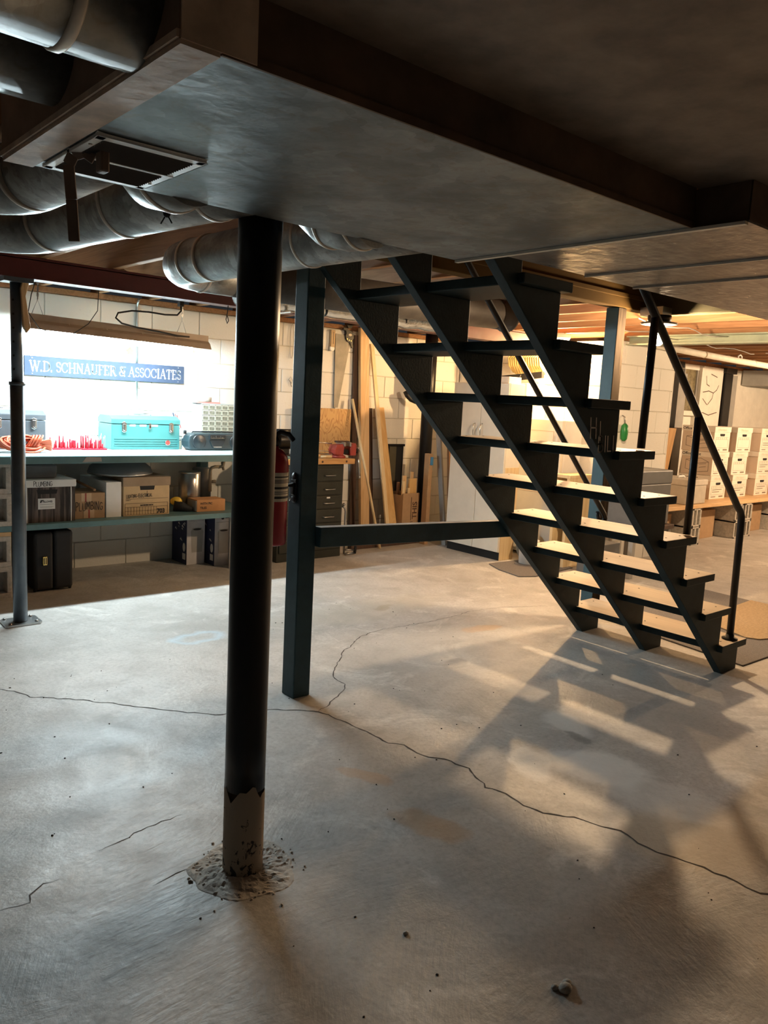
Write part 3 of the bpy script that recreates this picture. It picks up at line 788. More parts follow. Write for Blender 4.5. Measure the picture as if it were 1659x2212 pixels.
path = [(.590, 1.555, 1.822), (.575, 1.565, 1.838-.004), (.560, 1.585, 1.828), (.556, 1.598, 1.812), (.562, 1.60, 1.75), (.568, 1.603, 1.673)]
for a, b in zip(path[:-1], path[1:]): mb.beam(a, b, .004, .022, up=(.75, -.66, 0))
mb.build('strap_band', M['brownstrap'], sb, .0015)
MB().box(.588, .606, 1.520, 1.548, 1.795, 1.834).build('strap_block', M['brownstrap'], sb, .004)

def bands(parent, p, d, r, ts, m=None, wd=.014):
    p, d = Vector(p), Vector(d).normalized()
    for t in ts:
        MB().lathe([(r+.001, -wd*.6), (r+.0035, -wd*.35), (r+.0035, wd*.35), (r+.001, wd*.6)], p+d*t, d, 36).build('joint_band', m or M['galv_band'], parent)
def round_duct(name, label, pts, r, bts, seg=36):
    t = thing(name, label, 'duct pipe', pts[0])
    MB().tube(pts, r, seg).build('duct_pipe', M['galv'], t)
    for (p, d) in bts: bands(t, p, d, r, (0,))
    return t
# two pipes leaving the end of the duct towards the left
round_duct('round_duct', 'round steel duct pipe leaving the duct end, nearest the camera', [(.487, 1.13, 1.935), (-.6, 1.13, 1.935)], .098, [((.385, 1.13, 1.935), (1, 0, 0))])
round_duct('round_duct', 'round steel duct pipe leaving the duct end, second from the camera', [(.487, 1.455, 1.965), (-.6, 1.455, 1.965)], .098, [])
# branch pipes under the joists
eB = arc((.74, 2.90, 1.94), .20, 0, math.pi/2, 6, (1, 0, 0), (0, 1, 0))
round_duct('round_duct', 'long banded duct pipe crossing behind the grille, elbow at left end', [(1.075, 1.776, 1.94), (1.01, 2.3, 1.94)]+eB+[(.3, 3.10, 1.94)], .095,
           [((.941, 2.86, 1.94), (-.1, 1, 0)), ((.775, 3.096, 1.94), (-1, .1, 0)), ((1.00, 2.38, 1.94), (-.12, 1, 0)), ((1.055, 1.94, 1.94), (-.12, 1, 0))])
eP = arc((.53, 2.30, 1.945), .18, 0, math.pi/2, 6, (1, 0, 0), (0, 1, 0))
round_duct('round_duct', 'short duct pipe at the left edge below the taped duct end', [(.715, 1.776, 1.945)]+eP+[(.1, 2.48, 1.945)], .092, [((.70, 2.28, 1.945), (0, 1, 0)), ((.5, 2.48, 1.945), (1, 0, 0))])
eE = arc((.93, 1.80, 2.03), .10, -math.pi/2, 0, 6, (0, 0, 1), (0, 1, 0))
t = thing('duct_elbow', 'steel duct elbow turning up beside the air grille', 'duct pipe', (.90, 1.78, 1.93))
MB().tube([(.90, 1.776, 1.93), (.895, 1.87, 1.928), (.89, 1.92, 1.938), (.885, 1.965, 1.972), (.88, 1.99, 2.03), (.88, 1.99, 2.25)], .102, 36).build('duct_pipe', M['galv'], t)
bands(t, (.8945, 1.865, 1.928), (-.05, 1, 0), .102, (0,))
MB().sphere((.90, 1.90, 1.828), .010, 8, 6).tube([(.90, 1.90, 1.828), (.893, 1.918, 1.805)], .002, 6).tube([(.90, 1.90, 1.828), (.908, 1.888, 1.805)], .002, 6).build('wire_tie', M['black'], t)
t = thing('duct_elbow', 'banded steel duct elbow turning up just right of the black column', 'duct pipe', (1.40, 1.78, 1.93))
MB().tube([(1.46, 1.776, 1.925), (1.445, 1.86, 1.922), (1.43, 1.92, 1.934), (1.42, 1.965, 1.968), (1.415, 1.985, 2.03), (1.415, 1.985, 2.25)], .102, 36).build('duct_pipe', M['galv'], t)
bands(t, (1.452, 1.82, 1.923), (-.18, 1, 0), .102, (0,), wd=.010); bands(t, (1.432, 1.91, 1.932), (-.2, .95, .25), .102, (0,), wd=.010)
eC = arc((1.82, 3.20, 1.94), .20, math.pi, math.pi/2, 6, (1, 0, 0), (0, 1, 0))
t = round_duct('round_duct', 'banded duct pipe bending behind the black column to run under the joists',
           [(1.68, 1.776, 1.94), (1.645, 2.4, 1.94)]+eC+[(1.95, 3.40, 1.94)], .092,
           [((1.650, 2.34, 1.94), (-.05, 1, 0)), ((1.622, 3.0, 1.94), (-.03, 1, 0)), ((1.62, 3.14, 1.94), (0, 1, 0)), ((1.78, 3.395, 1.94), (1, .1, 0))])
MB().tube([(1.94, 3.40, 1.94), (2.6, 3.40, 1.945), (3.92, 3.40, 1.975)], .0925, 36).build('shaded_duct_run', M['shaded_galv'], t)
MB().lathe([(.094, -.10), (.094, 0), (.108, .004), (.108, .02), (.09, .026), (.02, .03)], (3.93, 3.40, 1.975), (1, 0, .02), 36).build('flanged_cap', M['shaded_galv'], t)
t = thing('foil_pipe', 'crinkled foil wrapped pipe slung below the joists behind the stairs', 'pipe', (2.9, 3.78, 1.90))
MB().tube([(2.2+.07*i, 3.78, 1.918+.004*math.sin(i*1.7)) for i in range(24)], [.062+.004*math.sin(i*2.3) for i in range(24)], 28).build('foil_sleeve', M['foil'], t)
for x in (2.5, 3.2): MB().box(x-.01, x+.01, 3.705, 3.710, 1.90, 2.09).box(x-.01, x+.01, 3.850, 3.855, 1.90, 2.09).box(x-.01, x+.01, 3.705, 3.855, 1.848, 1.853).build('strap_hanger', M['galv_band'], t)
for x in (2.66, 2.74, 3.36): MB().lathe([(.066, -.006), (.068, 0), (.066, .006)], (x, 3.78, 1.918), (1, .0, .5), 24).build('black_band', M['black'], t)

# =================================================================== LIGHTS OF THE ROOM
sl = thing('shop_light', 'lit fluorescent shop light with tan reflector hung on chains over the bench', 'lamp', (2.2, 5.35, 1.70))
pr_ = [(5.270, 1.712), (5.295, 1.752), (5.325, 1.772), (5.325, 1.812), (5.385, 1.812), (5.385, 1.772), (5.415, 1.752), (5.440, 1.712), (5.430, 1.712), (5.405, 1.745), (5.305, 1.745), (5.280, 1.712)]
MB().prism(pr_, 'x', 1.545, 2.86).build('reflector', mat('tan_lamp_reflector', (.42, .34, .27), .55, .1, var=.1), sl)
MB().tube([(1.565, 5.335, 1.700), (2.735, 5.335, 1.700)], .017, 14).build('lamp_tube', M['tube'], sl)
for x in (1.555, 2.745): MB().box(x-.012, x+.012, 5.315, 5.355, 1.682, 1.745).build('tube_holder', M['white_metal'], sl)
for x in (1.66, 2.66):
    mb = MB().tube([(x-.035, 5.355, 1.812), (x, 5.355, 1.905), (x+.035, 5.355, 1.812)], .0022, 6)
    for i in range(9): mb.obox((x, 5.355, 1.915+i*.019), (1, 0, 0), (0, 1, 0), (0, 0, 1), .0065 if i % 2 else .002, .002 if i % 2 else .0065, .010)
    mb.build('hanging_chain', M['steel'], sl)
for x in (1.85, 2.1, 2.35, 2.6): MB().beam((x, 5.272, 1.716), (x, 5.325, 1.7745), .006, .003).build('reflector_rib', M['galv_band'], sl)
sl.rotation_euler = (0, .023, 0)
cb = MB().tube([(2.60, 5.25, 1.99), (2.60, 5.24, 1.945), (2.57, 5.24, 1.912), (2.48, 5.24, 1.905), (2.36, 5.24, 1.91), (2.24, 5.24, 1.905), (2.14, 5.23, 1.88), (2.12, 5.22, 1.845), (2.17, 5.24, 1.815), (2.30, 5.28, 1.80), (2.45, 5.250, 1.785), (2.60, 5.300, 1.775), (2.70, 5.310, 1.775)], .006, 10)
cb.box(2.585, 2.615, 5.23, 5.27, 1.975, 2.01)
tag(cb.build('power_cable', M['black'], None), 'thick black cable looping from the joists to the shop light', 'cable')
tag(MB().tube([(1.62, 5.2, 2.06), (1.58, 5.2, 1.93), (1.56, 5.2, 1.82), (1.63, 5.22, 1.73), (1.74, 5.24, 1.70), (1.85, 5.25, 1.715), (1.95, 5.25, 1.79), (2.01, 5.25, 1.88), (2.02, 5.25, 2.06)], .0028, 6).build('thin_wire', M['black'], None), 'thin dark wire sagging in a loop near the grey post', 'wire')
tag(MB().tube([(2.62, 4.62, 1.95), (2.615, 4.62, 1.90), (2.60, 4.61, 1.86), (2.61, 4.61, 1.835), (2.625, 4.62, 1.855), (2.615, 4.62, 1.885)], .003, 6).build('thin_wire', M['black'], None), 'small twisted wire end hanging under the red beam', 'wire')
def bulb(loc, m, label, drop=2.075, k=1.0, blocker=0):
    t = thing('light_bulb', label, 'light bulb', loc)
    x, y, z = loc
    prof = [(.012, .055), (.013, .045), (.020*k, .026*k), (.029*k, .010*k), (.032*k, -.004*k), (.030*k, -.018*k), (.022*k, -.029*k), (.010*k, -.034*k), (.001, -.035*k)]
    MB().lathe(prof, loc, (0, 0, 1), 20).build('glass', m, t)
    MB().lathe([(.014, .052), (.015, .08), (.040, .085), (.060, .095), (.074, .118), (.074, .150)], loc, (0, 0, 1), 20).build('lampholder', M['black_iron'] if blocker else M['white_metal'], t)
    if blocker: MB().lathe([(.03, .088), (blocker, .094), (blocker, .104), (.03, .112)], loc, (0, 0, 1), 28).build('light_blocker', M['greycase'], t)  # added disc that keeps the bulb's upward light off the trim
    if drop > z+.15: MB().box(x-.055, x+.055, y-.05, y+(.11 if y > 2.7 and y < 2.8 else .05), z+.150, drop).build('junction_box', M['steel'], t)
bulb((4.68, 2.755, 1.874), M['bulb'], 'bare glowing bulb hanging beyond the stairs beside the near handrail', k=1.15, blocker=.115)
bulb((9.4, 2.2, 1.91), M['bulb3'], 'bare glowing bulb over the storage side, beyond the right edge')
bulb((5.98, 4.47, 1.93), M['bulb2'], 'bare glowing bulb in the alcove hidden behind the stair stringer')

# =================================================================== WORKBENCH WITH ITS SHELF
ZB, ZS = .935, .470
wb = thing('workbench', 'long pale blue workbench with teal edge and lower shelf on concrete blocks', 'workbench', (2.2, 5.4, 0))
MB().box(.9, 3.36, 5.16, 5.94, ZB-.022, ZB).build('bench_top', M['bench_top'], wb, .003)
MB().box(.9, 3.36, 5.148, 5.17, ZB-.052, ZB-.003).build('front_edge', M['shelf_teal'], wb, .003)
MB().box(.9, 3.36, 5.30, 5.93, ZS-.038, ZS).build('shelf_board', M['shelf_teal'], wb, .003)
MB().box(3.10, 3.17, 5.86, 5.93, 0, ZB-.022).build('leg', M['shelf_teal'], wb)
MB().box(3.28, 3.35, 5.18, 5.25, 0, ZB-.022).build('leg', M['shelf_teal'], wb)
MB().prism([(1.87, ZB-.044), (2.0, ZB-.040), (1.995, ZB-.012), (1.90, ZB-.008)], 'y', 5.1468, 5.1485).build('paint_chip', M['grey'], wb)
def cinder(mb, x0, x1, y0, y1, z0, z1, ax='y'):
    """hollow block lying with two open cores along Y"""
    w_ = (x1-x0); t = .032
    xs = [x0, x0+t, (x0+x1)/2-t/2, (x0+x1)/2+t/2, x1-t, x1]
    for a, b in ((0, 1), (2, 3), (4, 5)): mb.box(xs[a], xs[b], y0, y1, z0+t, z1-t)
    mb.box(x0, x1, y0, y1, z0, z0+t); mb.box(x0, x1, y0, y1, z1-t, z1)
    mb.box(x0+.01, x1-.01, (y0+y1)/2-.01, (y0+y1)/2+.01, z0+t, z1-t)
    return mb
def block_thing(x0, x1, y0, y1, z0, z1, label, group=None):
    o = cinder(MB(), x0, x1, y0, y1, z0, z1).build('concrete_block', M['cinder'], None, .004)
    return tag(o, label, 'concrete block', group)
block_thing(1.07, 1.472, 5.30, 5.49, 0, .205, 'concrete block with open cores at left, lowest on the floor')
block_thing(1.07, 1.470, 5.30, 5.49, .205, .405, 'concrete block with open cores at left, just below the shelf')
tag(MB().box(1.07, 1.470, 5.30, 5.49, .405, .432).build('wood_shim', M['pine_x'], None, .002), 'wooden shim under the shelf on the left block pillar', 'board')
block_thing(1.085, 1.476, 5.30, 5.49, .470, .680, 'concrete block with open cores standing on the left end of the shelf')
block_thing(1.08, 1.474, 5.30, 5.49, .680, .882, 'concrete block directly under the left bench top')

# --- sign, conduit, outlet, star on the wall
sg = thing('wall_sign', 'slate blue name sign with white roman capitals under the shop light', 'sign', (2.36, 5.93, 1.51), rotz=0)
mb = MB().box(-.612, .612, -.006, .006, -.069, .069); mb.build('sign_board', M['signblue'], sg, .002)
mb = MB(); L_ = roman(mb, 'W.D. SCHNAUFER & ASSOCIATES', (0, 0, 0), X_, Z_, .068)
k_ = 1.165/L_
mb.v = [vec(p.x*k_-.577, -.0072, p.z*1.06-.037) for p in mb.v]
mb.build('sign_lettering', M['white'], sg)
for x in (-.56, .56):
    for z in (-.055, .055): MB().lathe([(.004, 0), (.003, .002)], (x, -.006, z), (0, -1, 0), 8).build('screw', M['steel'], sg)
tag(MB().tube([(1.75, 5.93, 1.72), (1.765, 5.925, 1.63), (1.79, 5.92, 1.57)], .0018, 6).build('thin_wire', M['steel'], None), 'thin bright wire holding the upper left corner of the name sign', 'wire')
cdt = thing('conduit', 'thin steel conduit running down the white wall to the outlet box', 'conduit', (2.58, 5.935, 1.25))
MB().tube([(2.58, 5.937, 1.262), (2.58, 5.937, 2.0), (2.575, 5.92, 2.03), (2.57, 5.88, 2.06)], .010, 12).build('conduit_tube', M['steel'], cdt)
for z in (1.40, 1.98): MB().box(2.575, 2.615, 5.94, 5.949, z-.01, z+.01).build('strap_clip', M['steel'], cdt)
MB().lathe([(.014, 0), (.014, .035)], (2.58, 5.937, 1.262), seg=12).build('connector', M['white_metal'], cdt)
ob = thing('outlet_box', 'white outlet box on the wall right above the teal toolbox', 'outlet', (2.585, 5.935, 1.235))
MB().box(2.545, 2.625, 5.905, 5.948, 1.195, 1.262).build('box_body', M['white_metal'], ob, .005)
MB().lathe([(.017, 0), (.017, .002)], (2.592, 5.905, 1.225), (0, -1, 0), 16).build('socket_face', M['grey'], ob)
for dx in (-.006, .006): MB().box(2.592+dx-.0012, 2.592+dx+.0012, 5.9015, 5.903, 1.222, 1.233).build('socket_slot', M['black'], ob)
mb = MB().prism([(2.528+.034*(1 if i % 2 == 0 else .62)*math.sin(i*math.pi/5), 1.668+.030*(1 if i % 2 == 0 else .62)*math.cos(i*math.pi/5)) for i in range(10)], 'y', 5.938, 5.949)
tag(mb.build('wooden_star', mat('brown_star_wood', (.20, .11, .06), .8), None), 'small tan star fixed to the wall between the lamp and the sign', 'star')

# --- toolboxes
def toolbox(name, label, x0, x1, y0, y1, z, h, m, latches, badge):
    t = thing(name, label, 'toolbox', ((x0+x1)/2, (y0+y1)/2, z))
    hb = h*.76
    MB().box(x0, x1, y0, y1, z, z+hb-.002).build('body', m, t, .006)
    pf = [(y0-.004, z+hb), (y1+.002, z+hb), (y1+.002, z+h*.90), (y1-.04, z+h), (y0+.055, z+h), (y0-.004, z+h*.90)]
    MB().prism(pf, 'x', x0-.003, x1+.003).build('lid', m, t, .004)
    for zz in (.11, .17, .245, .315):
        MB().box(x0+.018, x1-.018, y0-.004, y0+.002, z+h*zz, z+h*zz+.006).build('pressed_rib', m, t, .002)
    for lx in latches:
        l = MB().prism([(lx-.018, z+hb-.055), (lx, z+hb-.066), (lx+.018, z+hb-.055), (lx+.018, z+hb+.008), (lx, z+hb+.016), (lx-.018, z+hb+.008)], 'y', y0-.012, y0-.003).build('latch', M['chrome'], t, .003)
        MB().prism([(lx-.009, z+hb-.045), (lx, z+hb-.055), (lx+.009, z+hb-.045), (lx+.010, z+hb), (lx-.010, z+hb)], 'y', y0-.019, y0-.0122).build('latch_hook', M['chrome'], l, .003)
    MB().tube([((x0+x1)/2-.09, (y0+y1)/2, z+h), ((x0+x1)/2-.085, (y0+y1)/2, z+h+.012), ((x0+x1)/2+.085, (y0+y1)/2, z+h+.012), ((x0+x1)/2+.09, (y0+y1)/2, z+h)], .005, 8).build('carry_handle', M['chrome'], t)
    return t
tb = toolbox('toolbox', 'aqua green metal toolbox with two chrome latches on the workbench', 2.255, 2.790, 5.62, 5.88, ZB, .250, M['tealbox'], (2.345, 2.715), True)
hb = ZB+.19
lk = MB().box(2.535, 2.552, 5.606, 5.617, hb-.035, hb+.006).build('lock_plate', M['chrome'], tb, .002)
mb = MB(); write(mb, 'S', (2.5405, 5.6052, hb-.028), X_, Z_, .014, .003); mb.build('lock_mark', M['ink'], lk)
for (a, b) in ((2.39, 2.435), (2.468, 2.518), (2.560, 2.610)): MB().box(a, b, 5.6175, 5.6196, hb-.018, hb-.004).build('paper_label', M['white'], tb)
bd = MB().lathe([(.022, 0), (.022, .003)], (2.690, 5.6165, ZB+.052), (0, -1, 0), 20).build('badge', M['chrome'], tb)
MB().lathe([(.017, 0), (.017, .001)], (2.690, 5.6134, ZB+.052), (0, -1, 0), 20).build('badge_face', M['vise_red'], bd)
toolbox('toolbox', 'silver grey metal toolbox behind the thin grey post', 1.34, 1.805, 5.66, 5.88, ZB, .265, M['greybox'], (1.50, 1.725), False)
# orange extension cord coil
ec = thing('extension_cord', 'coiled orange extension cord lying on the bench by the grey post', 'cord', (1.58, 5.42, ZB))
rr = random.Random(21); pts = []
for i in range(330):
    a = i*2*math.pi/22; lp_ = i//22
    rx = .115+.022*math.sin(lp_*1.9); rz = .036+.012*math.sin(lp_*2.7+1)
    tw = .55*math.sin(lp_*1.3)
    px = rx*math.cos(a); py = (.05+.02*math.sin(lp_))*math.sin(a)*math.cos(tw)-.01*lp_*.3; pz = .058+rz*math.sin(a+tw)+.006*math.sin(a*2+lp_)
    pts.append((1.575+px, 5.43+py, ZB+max(.007, pz)))
MB().tube(pts, .0062, 8).build('cord_coil', M['orange'], ec)
pts = [(1.60+.028*math.cos(a)+.004*i*.3, 5.42+.075*math.sin(a)*.9, ZB+.060+.052*math.cos(a*1.0+.4)) for i, a in [(i, i*2*math.pi/16) for i in range(64)]]
MB().tube(pts, .0062, 8).build('cord_wrap', M['orange'], ec)
for k in range(7):
    a = -.6+k*.22
    MB().tube([(1.62, 5.41, ZB+.05), (1.70+.05*math.cos(a), 5.40-.02*k*.3, ZB+.055+.05*math.sin(a)), (1.735+.03*math.cos(a), 5.41, ZB+.045+.055*math.sin(a)), (1.69, 5.45, ZB+.05+.03*math.sin(a)), (1.62, 5.44, ZB+.05)], .0062, 8).build('cord_loop', M['orange'], ec)
# red bit racks with upright bits
def bit_rack(x0, x1, y0, y1, label, nx, ny, seed):
    t = thing('bit_rack', label, 'tool rack', ((x0+x1)/2, (y0+y1)/2, ZB)); rr = random.Random(seed)
    MB().box(x0, x1, y0, y1, ZB, ZB+.012).build('rack_base', M['red'], t, .003)
    for i in range(nx):
        for j in range(ny):
            x = x0+.014+(x1-x0-.028)*i/(nx-1)+rr.uniform(-.002, .002); y = y0+.015+(y1-y0-.03)*j/max(1, ny-1)
            h = rr.uniform(.045, .095) if j else rr.uniform(.03, .06)
            if rr.random() < .72: MB().lathe([(.0065, 0), (.0045, h*.9), (.001, h)], (x, y, ZB+.012), seg=7).build('red_peg', M['red'], t)
            if rr.random() < .62: MB().tube([(x+.004, y+.003, ZB+.012), (x+.004, y+.003, ZB+.012+rr.uniform(.06, .105))], .0022, 6).build('drill_bit', M['steel'], t)
bit_rack(1.835, 2.02, 5.60, 5.72, 'red bit rack on the bench next to the grey toolbox', 8, 3, 4)
bit_rack(2.028, 2.20, 5.56, 5.66, 'red bit rack on the bench next to the aqua toolbox', 9, 3, 5)
# bottle, jar and little flag
bt = thing('spray_bottle', 'small salmon coloured bottle with dark cap beside the aqua toolbox', 'bottle', (2.835, 5.62, ZB))
MB().lathe([(.019, 0), (.021, .004), (.021, .10), (.017, .115), (.010, .122)], (2.835, 5.62, ZB), seg=18).build('bottle_body', mat('salmon_plastic', (.60, .33, .25), .45), bt)
MB().lathe([(.012, .122), (.012, .146), (.008, .150)], (2.835, 5.62, ZB), seg=14).build('cap', M['black'], bt)
MB().lathe([(.0215, .02), (.0215, .095)], (2.835, 5.62, ZB), seg=18).build('bottle_label', M['white'], bt)
jr = thing('glass_jar', 'little jar between the aqua toolbox and the salmon bottle', 'jar', (2.808, 5.66, ZB))
MB().lathe([(.012, 0), (.015, .005), (.015, .06), (.011, .066)], (2.808, 5.66, ZB), seg=14).build('jar_body', M['tan'], jr)
MB().lathe([(.013, .066), (.013, .078)], (2.808, 5.66, ZB), seg=14).build('lid', M['steel'], jr)
fl = thing('small_flag', 'small drooping striped flag behind the right end of the aqua toolbox', 'flag', (2.835, 5.78, ZB))
MB().tube([(2.835, 5.80, ZB), (2.808, 5.80, ZB+.275)], .003, 8).build('flag_stick', M['pine'], fl)
mb = MB()
for i in range(7):
    a, b = i/7, (i+1)/7
    mb.quad((2.810+.05*a, 5.795, 1.215-.13*a*.1-.02*a), (2.810+.05*b, 5.795, 1.215-.02*b), (2.845+.045*b, 5.79-.01*(i % 2), 1.075+.02*b), (2.845+.045*a, 5.79-.01*(i % 2), 1.075+.02*a), mi=(2 if i < 2 else i % 2))
mb.build('flag_cloth', [M['white'], M['vise_red'], M['signblue']], fl)
# small parts organiser with 30 drawers, tray and tape roll on top
og = thing('parts_organiser', 'small parts cabinet with thirty little drawers behind the radio', 'drawer cabinet', (3.16, 5.80, ZB))
ox0, ox1, oz0, oz1 = 3.05, 3.345, ZB, 1.292
mb = MB(); mb.box(2.985+.06, ox1+.006, 5.752, 5.92, oz0, oz0+.006).box(2.985+.06, ox1+.006, 5.752, 5.92, oz1-.004, oz1+.003).box(2.985+.06, 2.985+.066, 5.752, 5.92, oz0, oz1).box(ox1, ox1+.006, 5.752, 5.92, oz0, oz1).box(ox0, ox1, 5.914, 5.92, oz0, oz1)
mb.build('cabinet_shell', mat('pale_grey_steel', (.52, .58, .58), .5), og)
dw, dh = (ox1-ox0-.004)/5, (oz1-oz0-.012)/8
mb = MB().box(-dw/2+.003, dw/2-.003, -.01, .12, -dh/2+.0025, dh/2-.0025)
mb.box(-dw/2+.002, dw/2-.002, -.0125, -.0098, dh/2-.011, dh/2-.002, mi=1).box(-dw/2+.002, -dw/2+.007, -.0125, -.0098, -dh/2+.002, dh/2-.011, mi=1).box(dw/2-.007, dw/2-.002, -.0125, -.0098, -dh/2+.002, dh/2-.011, mi=1).box(-dw/2+.007, dw/2-.007, -.0125, -.0098, -dh/2+.002, -dh/2+.006, mi=1)
d0_ = mb.build('drawer', [M['smoke'], mat('cream_drawer_frame', (.60, .62, .52), .5)], og); d0_.location = vec(ox0+.002+dw/2, 5.764, oz0+.008+dh/2)-ORG[og]
d0_.data.transform(Matrix.Translation(ORG[og]))
for i in range(5):
    for j in range(8):
        if i or j:
            c = d0_.copy(); COL.objects.link(c); c.location = vec(ox0+.002+dw*(i+.5), 5.764, oz0+.008+dh*(j+.5))-ORG[og]
tag(MB().box(3.02, 3.22, 5.765, 5.88, 1.2955, 1.307).build('red_tray', mat('pale_red_plastic', (.62, .24, .22), .5), None, .002), 'thin pinkish red tray on top of the parts cabinet', 'tray')
tag(MB().lathe([(.034, 0), (.060, .0), (.060, .038), (.034, .038), (.034, 0)], (3.10, 5.82, 1.307), seg=28).build('tape_roll', M['cinder'], None), 'grey tape roll lying on the red tray', 'tape roll')
# radio
ra = thing('radio', 'dusty blue-black portable radio cassette player on the bench', 'radio', (3.06, 5.56, ZB))
rp = [(2.835, ZB+.002), (3.29, ZB+.002), (3.315, ZB+.02), (3.325, ZB+.07), (3.315, ZB+.115), (3.28, ZB+.132), (2.86, ZB+.132), (2.82, ZB+.115), (2.81, ZB+.07), (2.815, ZB+.02)]
MB().prism(rp, 'y', 5.51, 5.64).build('radio_body', M['radio'], ra, .014, 3)
MB().box(2.985, 3.125, 5.500, 5.512, ZB+.086, ZB+.124).build('tuner_dial', M['radio2'], ra, .003)
mb = MB()
for i in range(9): mb.box(2.997+i*.0135, 2.9995+i*.0135, 5.4985, 5.4995, ZB+.098, ZB+(.116 if i % 3 == 0 else .108))
mb.box(2.995, 3.112, 5.4985, 5.4995, ZB+.094, ZB+.0965); mb.build('dial_marks', M['chrome'], ra)
cs = MB().prism([(2.985, ZB+.080), (3.125, ZB+.080), (3.098, ZB+.030), (3.085, ZB+.022), (3.028, ZB+.022), (3.012, ZB+.030)], 'y', 5.500, 5.512).build('cassette_door', M['radio2'], ra, .003)
MB().box(3.02, 3.09, 5.4985, 5.4998, ZB+.026, ZB+.031).build('door_trim', M['chrome'], cs)
for x, w_ in ((2.90, .056), (3.225, .056)):
    MB().lathe([(w_, 0), (w_, .004), (w_-.006, .006), (.012, .002), (.010, .004)], (x, 5.51, ZB+.068), (0, -1, 0), 28).build('speaker_grille', M['radio2'], ra)
MB().tube([(2.87, 5.575, ZB+.128), (2.875, 5.575, ZB+.142), (3.26, 5.575, ZB+.142), (3.265, 5.575, ZB+.128)], .006, 8).build('carry_handle', M['radio2'], ra)

# --- things on the shelf
def filebox(name, label, x0, x1, y0, y1, z0, z1, lid_h, body, lid, cat='box', group=None):
    t = thing(name, label, cat, ((x0+x1)/2, (y0+y1)/2, z0), group)
    MB().box(x0+.006, x1-.006, y0+.006, y1-.006, z0, z1-.01).build('box_body', body, t, .003)
    MB().box(x0, x1, y0, y1, z1-lid_h, z1).build('lid', lid, t, .004)
    return t
pb = filebox('storage_box', 'woodgrain file box with white lid marked PLUMBING, leftmost on the shelf', 1.575, 1.905, 5.355, 5.80, ZS, .757, .050, M['woodprint'], M['white'])
MB().prism([(1.655, .662), (1.775, .662), (1.782, .690), (1.648, .690)], 'y', 5.3585, 5.3615).build('hand_hole', M['black'], pb)
for x in (1.581, 1.868): MB().box(x, x+.006, 5.357, 5.3625, ZS+.002, .706).build('white_edge', M['white'], pb)
lb = MB().box(1.655, 1.765, 5.3575, 5.3615, .560, .632).build('box_label', M['white'], pb)
mb = MB(); put_type(mb, 'FELLOWES', .017, (1.684, 5.357, .605), X_, Z_, .0006, sx=.78); mb.quad((1.667, 5.357, .603), (1.676, 5.357, .603), (1.684, 5.357, .622), (1.671, 5.357, .622)); mb.quad((1.676, 5.357, .616), (1.69, 5.357, .616), (1.692, 5.357, .622), (1.678, 5.357, .622))
mb.box(1.667, 1.755, 5.3568, 5.3572, .592, .5935).box(1.667, 1.755, 5.3568, 5.3572, .576, .5775).box(1.667, 1.745, 5.3568, 5.3572, .570, .5712)
mb.build('label_print', M['ink'], lb)
mb = MB(); write(mb, 'PLUMBING', (1.628, 5.3545, .715), X_, Z_, .030, .0030, .13, .08, 6, .7); mb.build('lid_writing', M['ink'], pb)
tag(MB().prism([(1.52, .759), (1.795, .759), (1.805, .83), (1.80, .85), (1.51, .85)], 'y', 5.42, 5.72).build('plastic_case', M['greycase'], None, .012), 'low grey plastic case lying on the white lid of the woodgrain box', 'case')
cbx = thing('cardboard_box', 'small brown carton handwritten PLUMBING with tape strips', 'box', (2.02, 5.55, ZS))
MB().box(1.915, 2.126, 5.415, 5.70, ZS, .650).build('box_body', M['cardboard'], cbx, .003)
for (a, b, c, d) in ((1.960, 1.985, .592, .649), (1.995, 2.03, .588, .649), (1.975, 2.008, ZS+.004, .535), (2.018, 2.05, ZS+.004, .533)): MB().box(a, b, 5.4135, 5.4155, c, d).build('tape_strip', M['tape'], cbx)
for (a, c, d) in ((1.990, .588, .649), (2.013, ZS+.004, .533)): MB().box(a-.005, a+.005, 5.4132, 5.4153, c, d).build('red_tape_line', M['vise_red'], cbx)
mb = MB(); write(mb, 'PLUMBING', (1.922, 5.4125, .530), (1, 0, .02), Z_, .055, .004, .16, .10, 8, .52); mb.build('box_writing', M['ink'], cbx)
tag(MB().box(2.132, 2.243, 5.41, 5.92, ZS, .722).build('long_carton', M['white'], None, .003), 'long narrow white carton between two brown boxes on the shelf', 'box')
tag(MB().tube([(2.06, 5.43, .668), (2.02, 5.90, .72)], .009, 10).build('wooden_dowel', M['brown_board'], None), 'round wooden stick lying on the small brown carton', 'stick')
lgt = filebox('storage_box', 'tan archive box marked LIGHTING ELECTRICAL and 703 on the shelf', 2.252, 2.618, 5.405, 5.80, ZS, .753, .066, M['kraft'], mat('dusty_kraft_lid', (.34, .25, .17), .85))
yy = 5.4098
MB().prism([(2.385, .658), (2.490, .658), (2.495, .688), (2.380, .688)], 'y', yy, 5.412).build('hand_hole', M['black'], lgt)
mb = MB(); write(mb, 'LIGHTING-ELECTRICAL', (2.280, yy-.0004, .602), (1, 0, .03), Z_, .024, .0030, .13, .10, 9, .62)
mb.box(2.275, 2.600, yy-.0006, yy-.0002, .593, .595).box(2.435, 2.438, yy-.0006, yy-.0002, .612, .652); mb.build('box_writing', M['ink'], lgt)
mb = MB()
gxa, gxb = 2.270, 2.598
for z in (.560, .533, .505, .478): mb.box(gxa, gxb if z != .505 else 2.51, yy-.0006, yy-.0002, z, z+.002)
for i in range(12): mb.box(gxa+(2.51-gxa)*i/11, gxa+(2.51-gxa)*i/11+.0018, yy-.0006, yy-.0002, .478, .533)
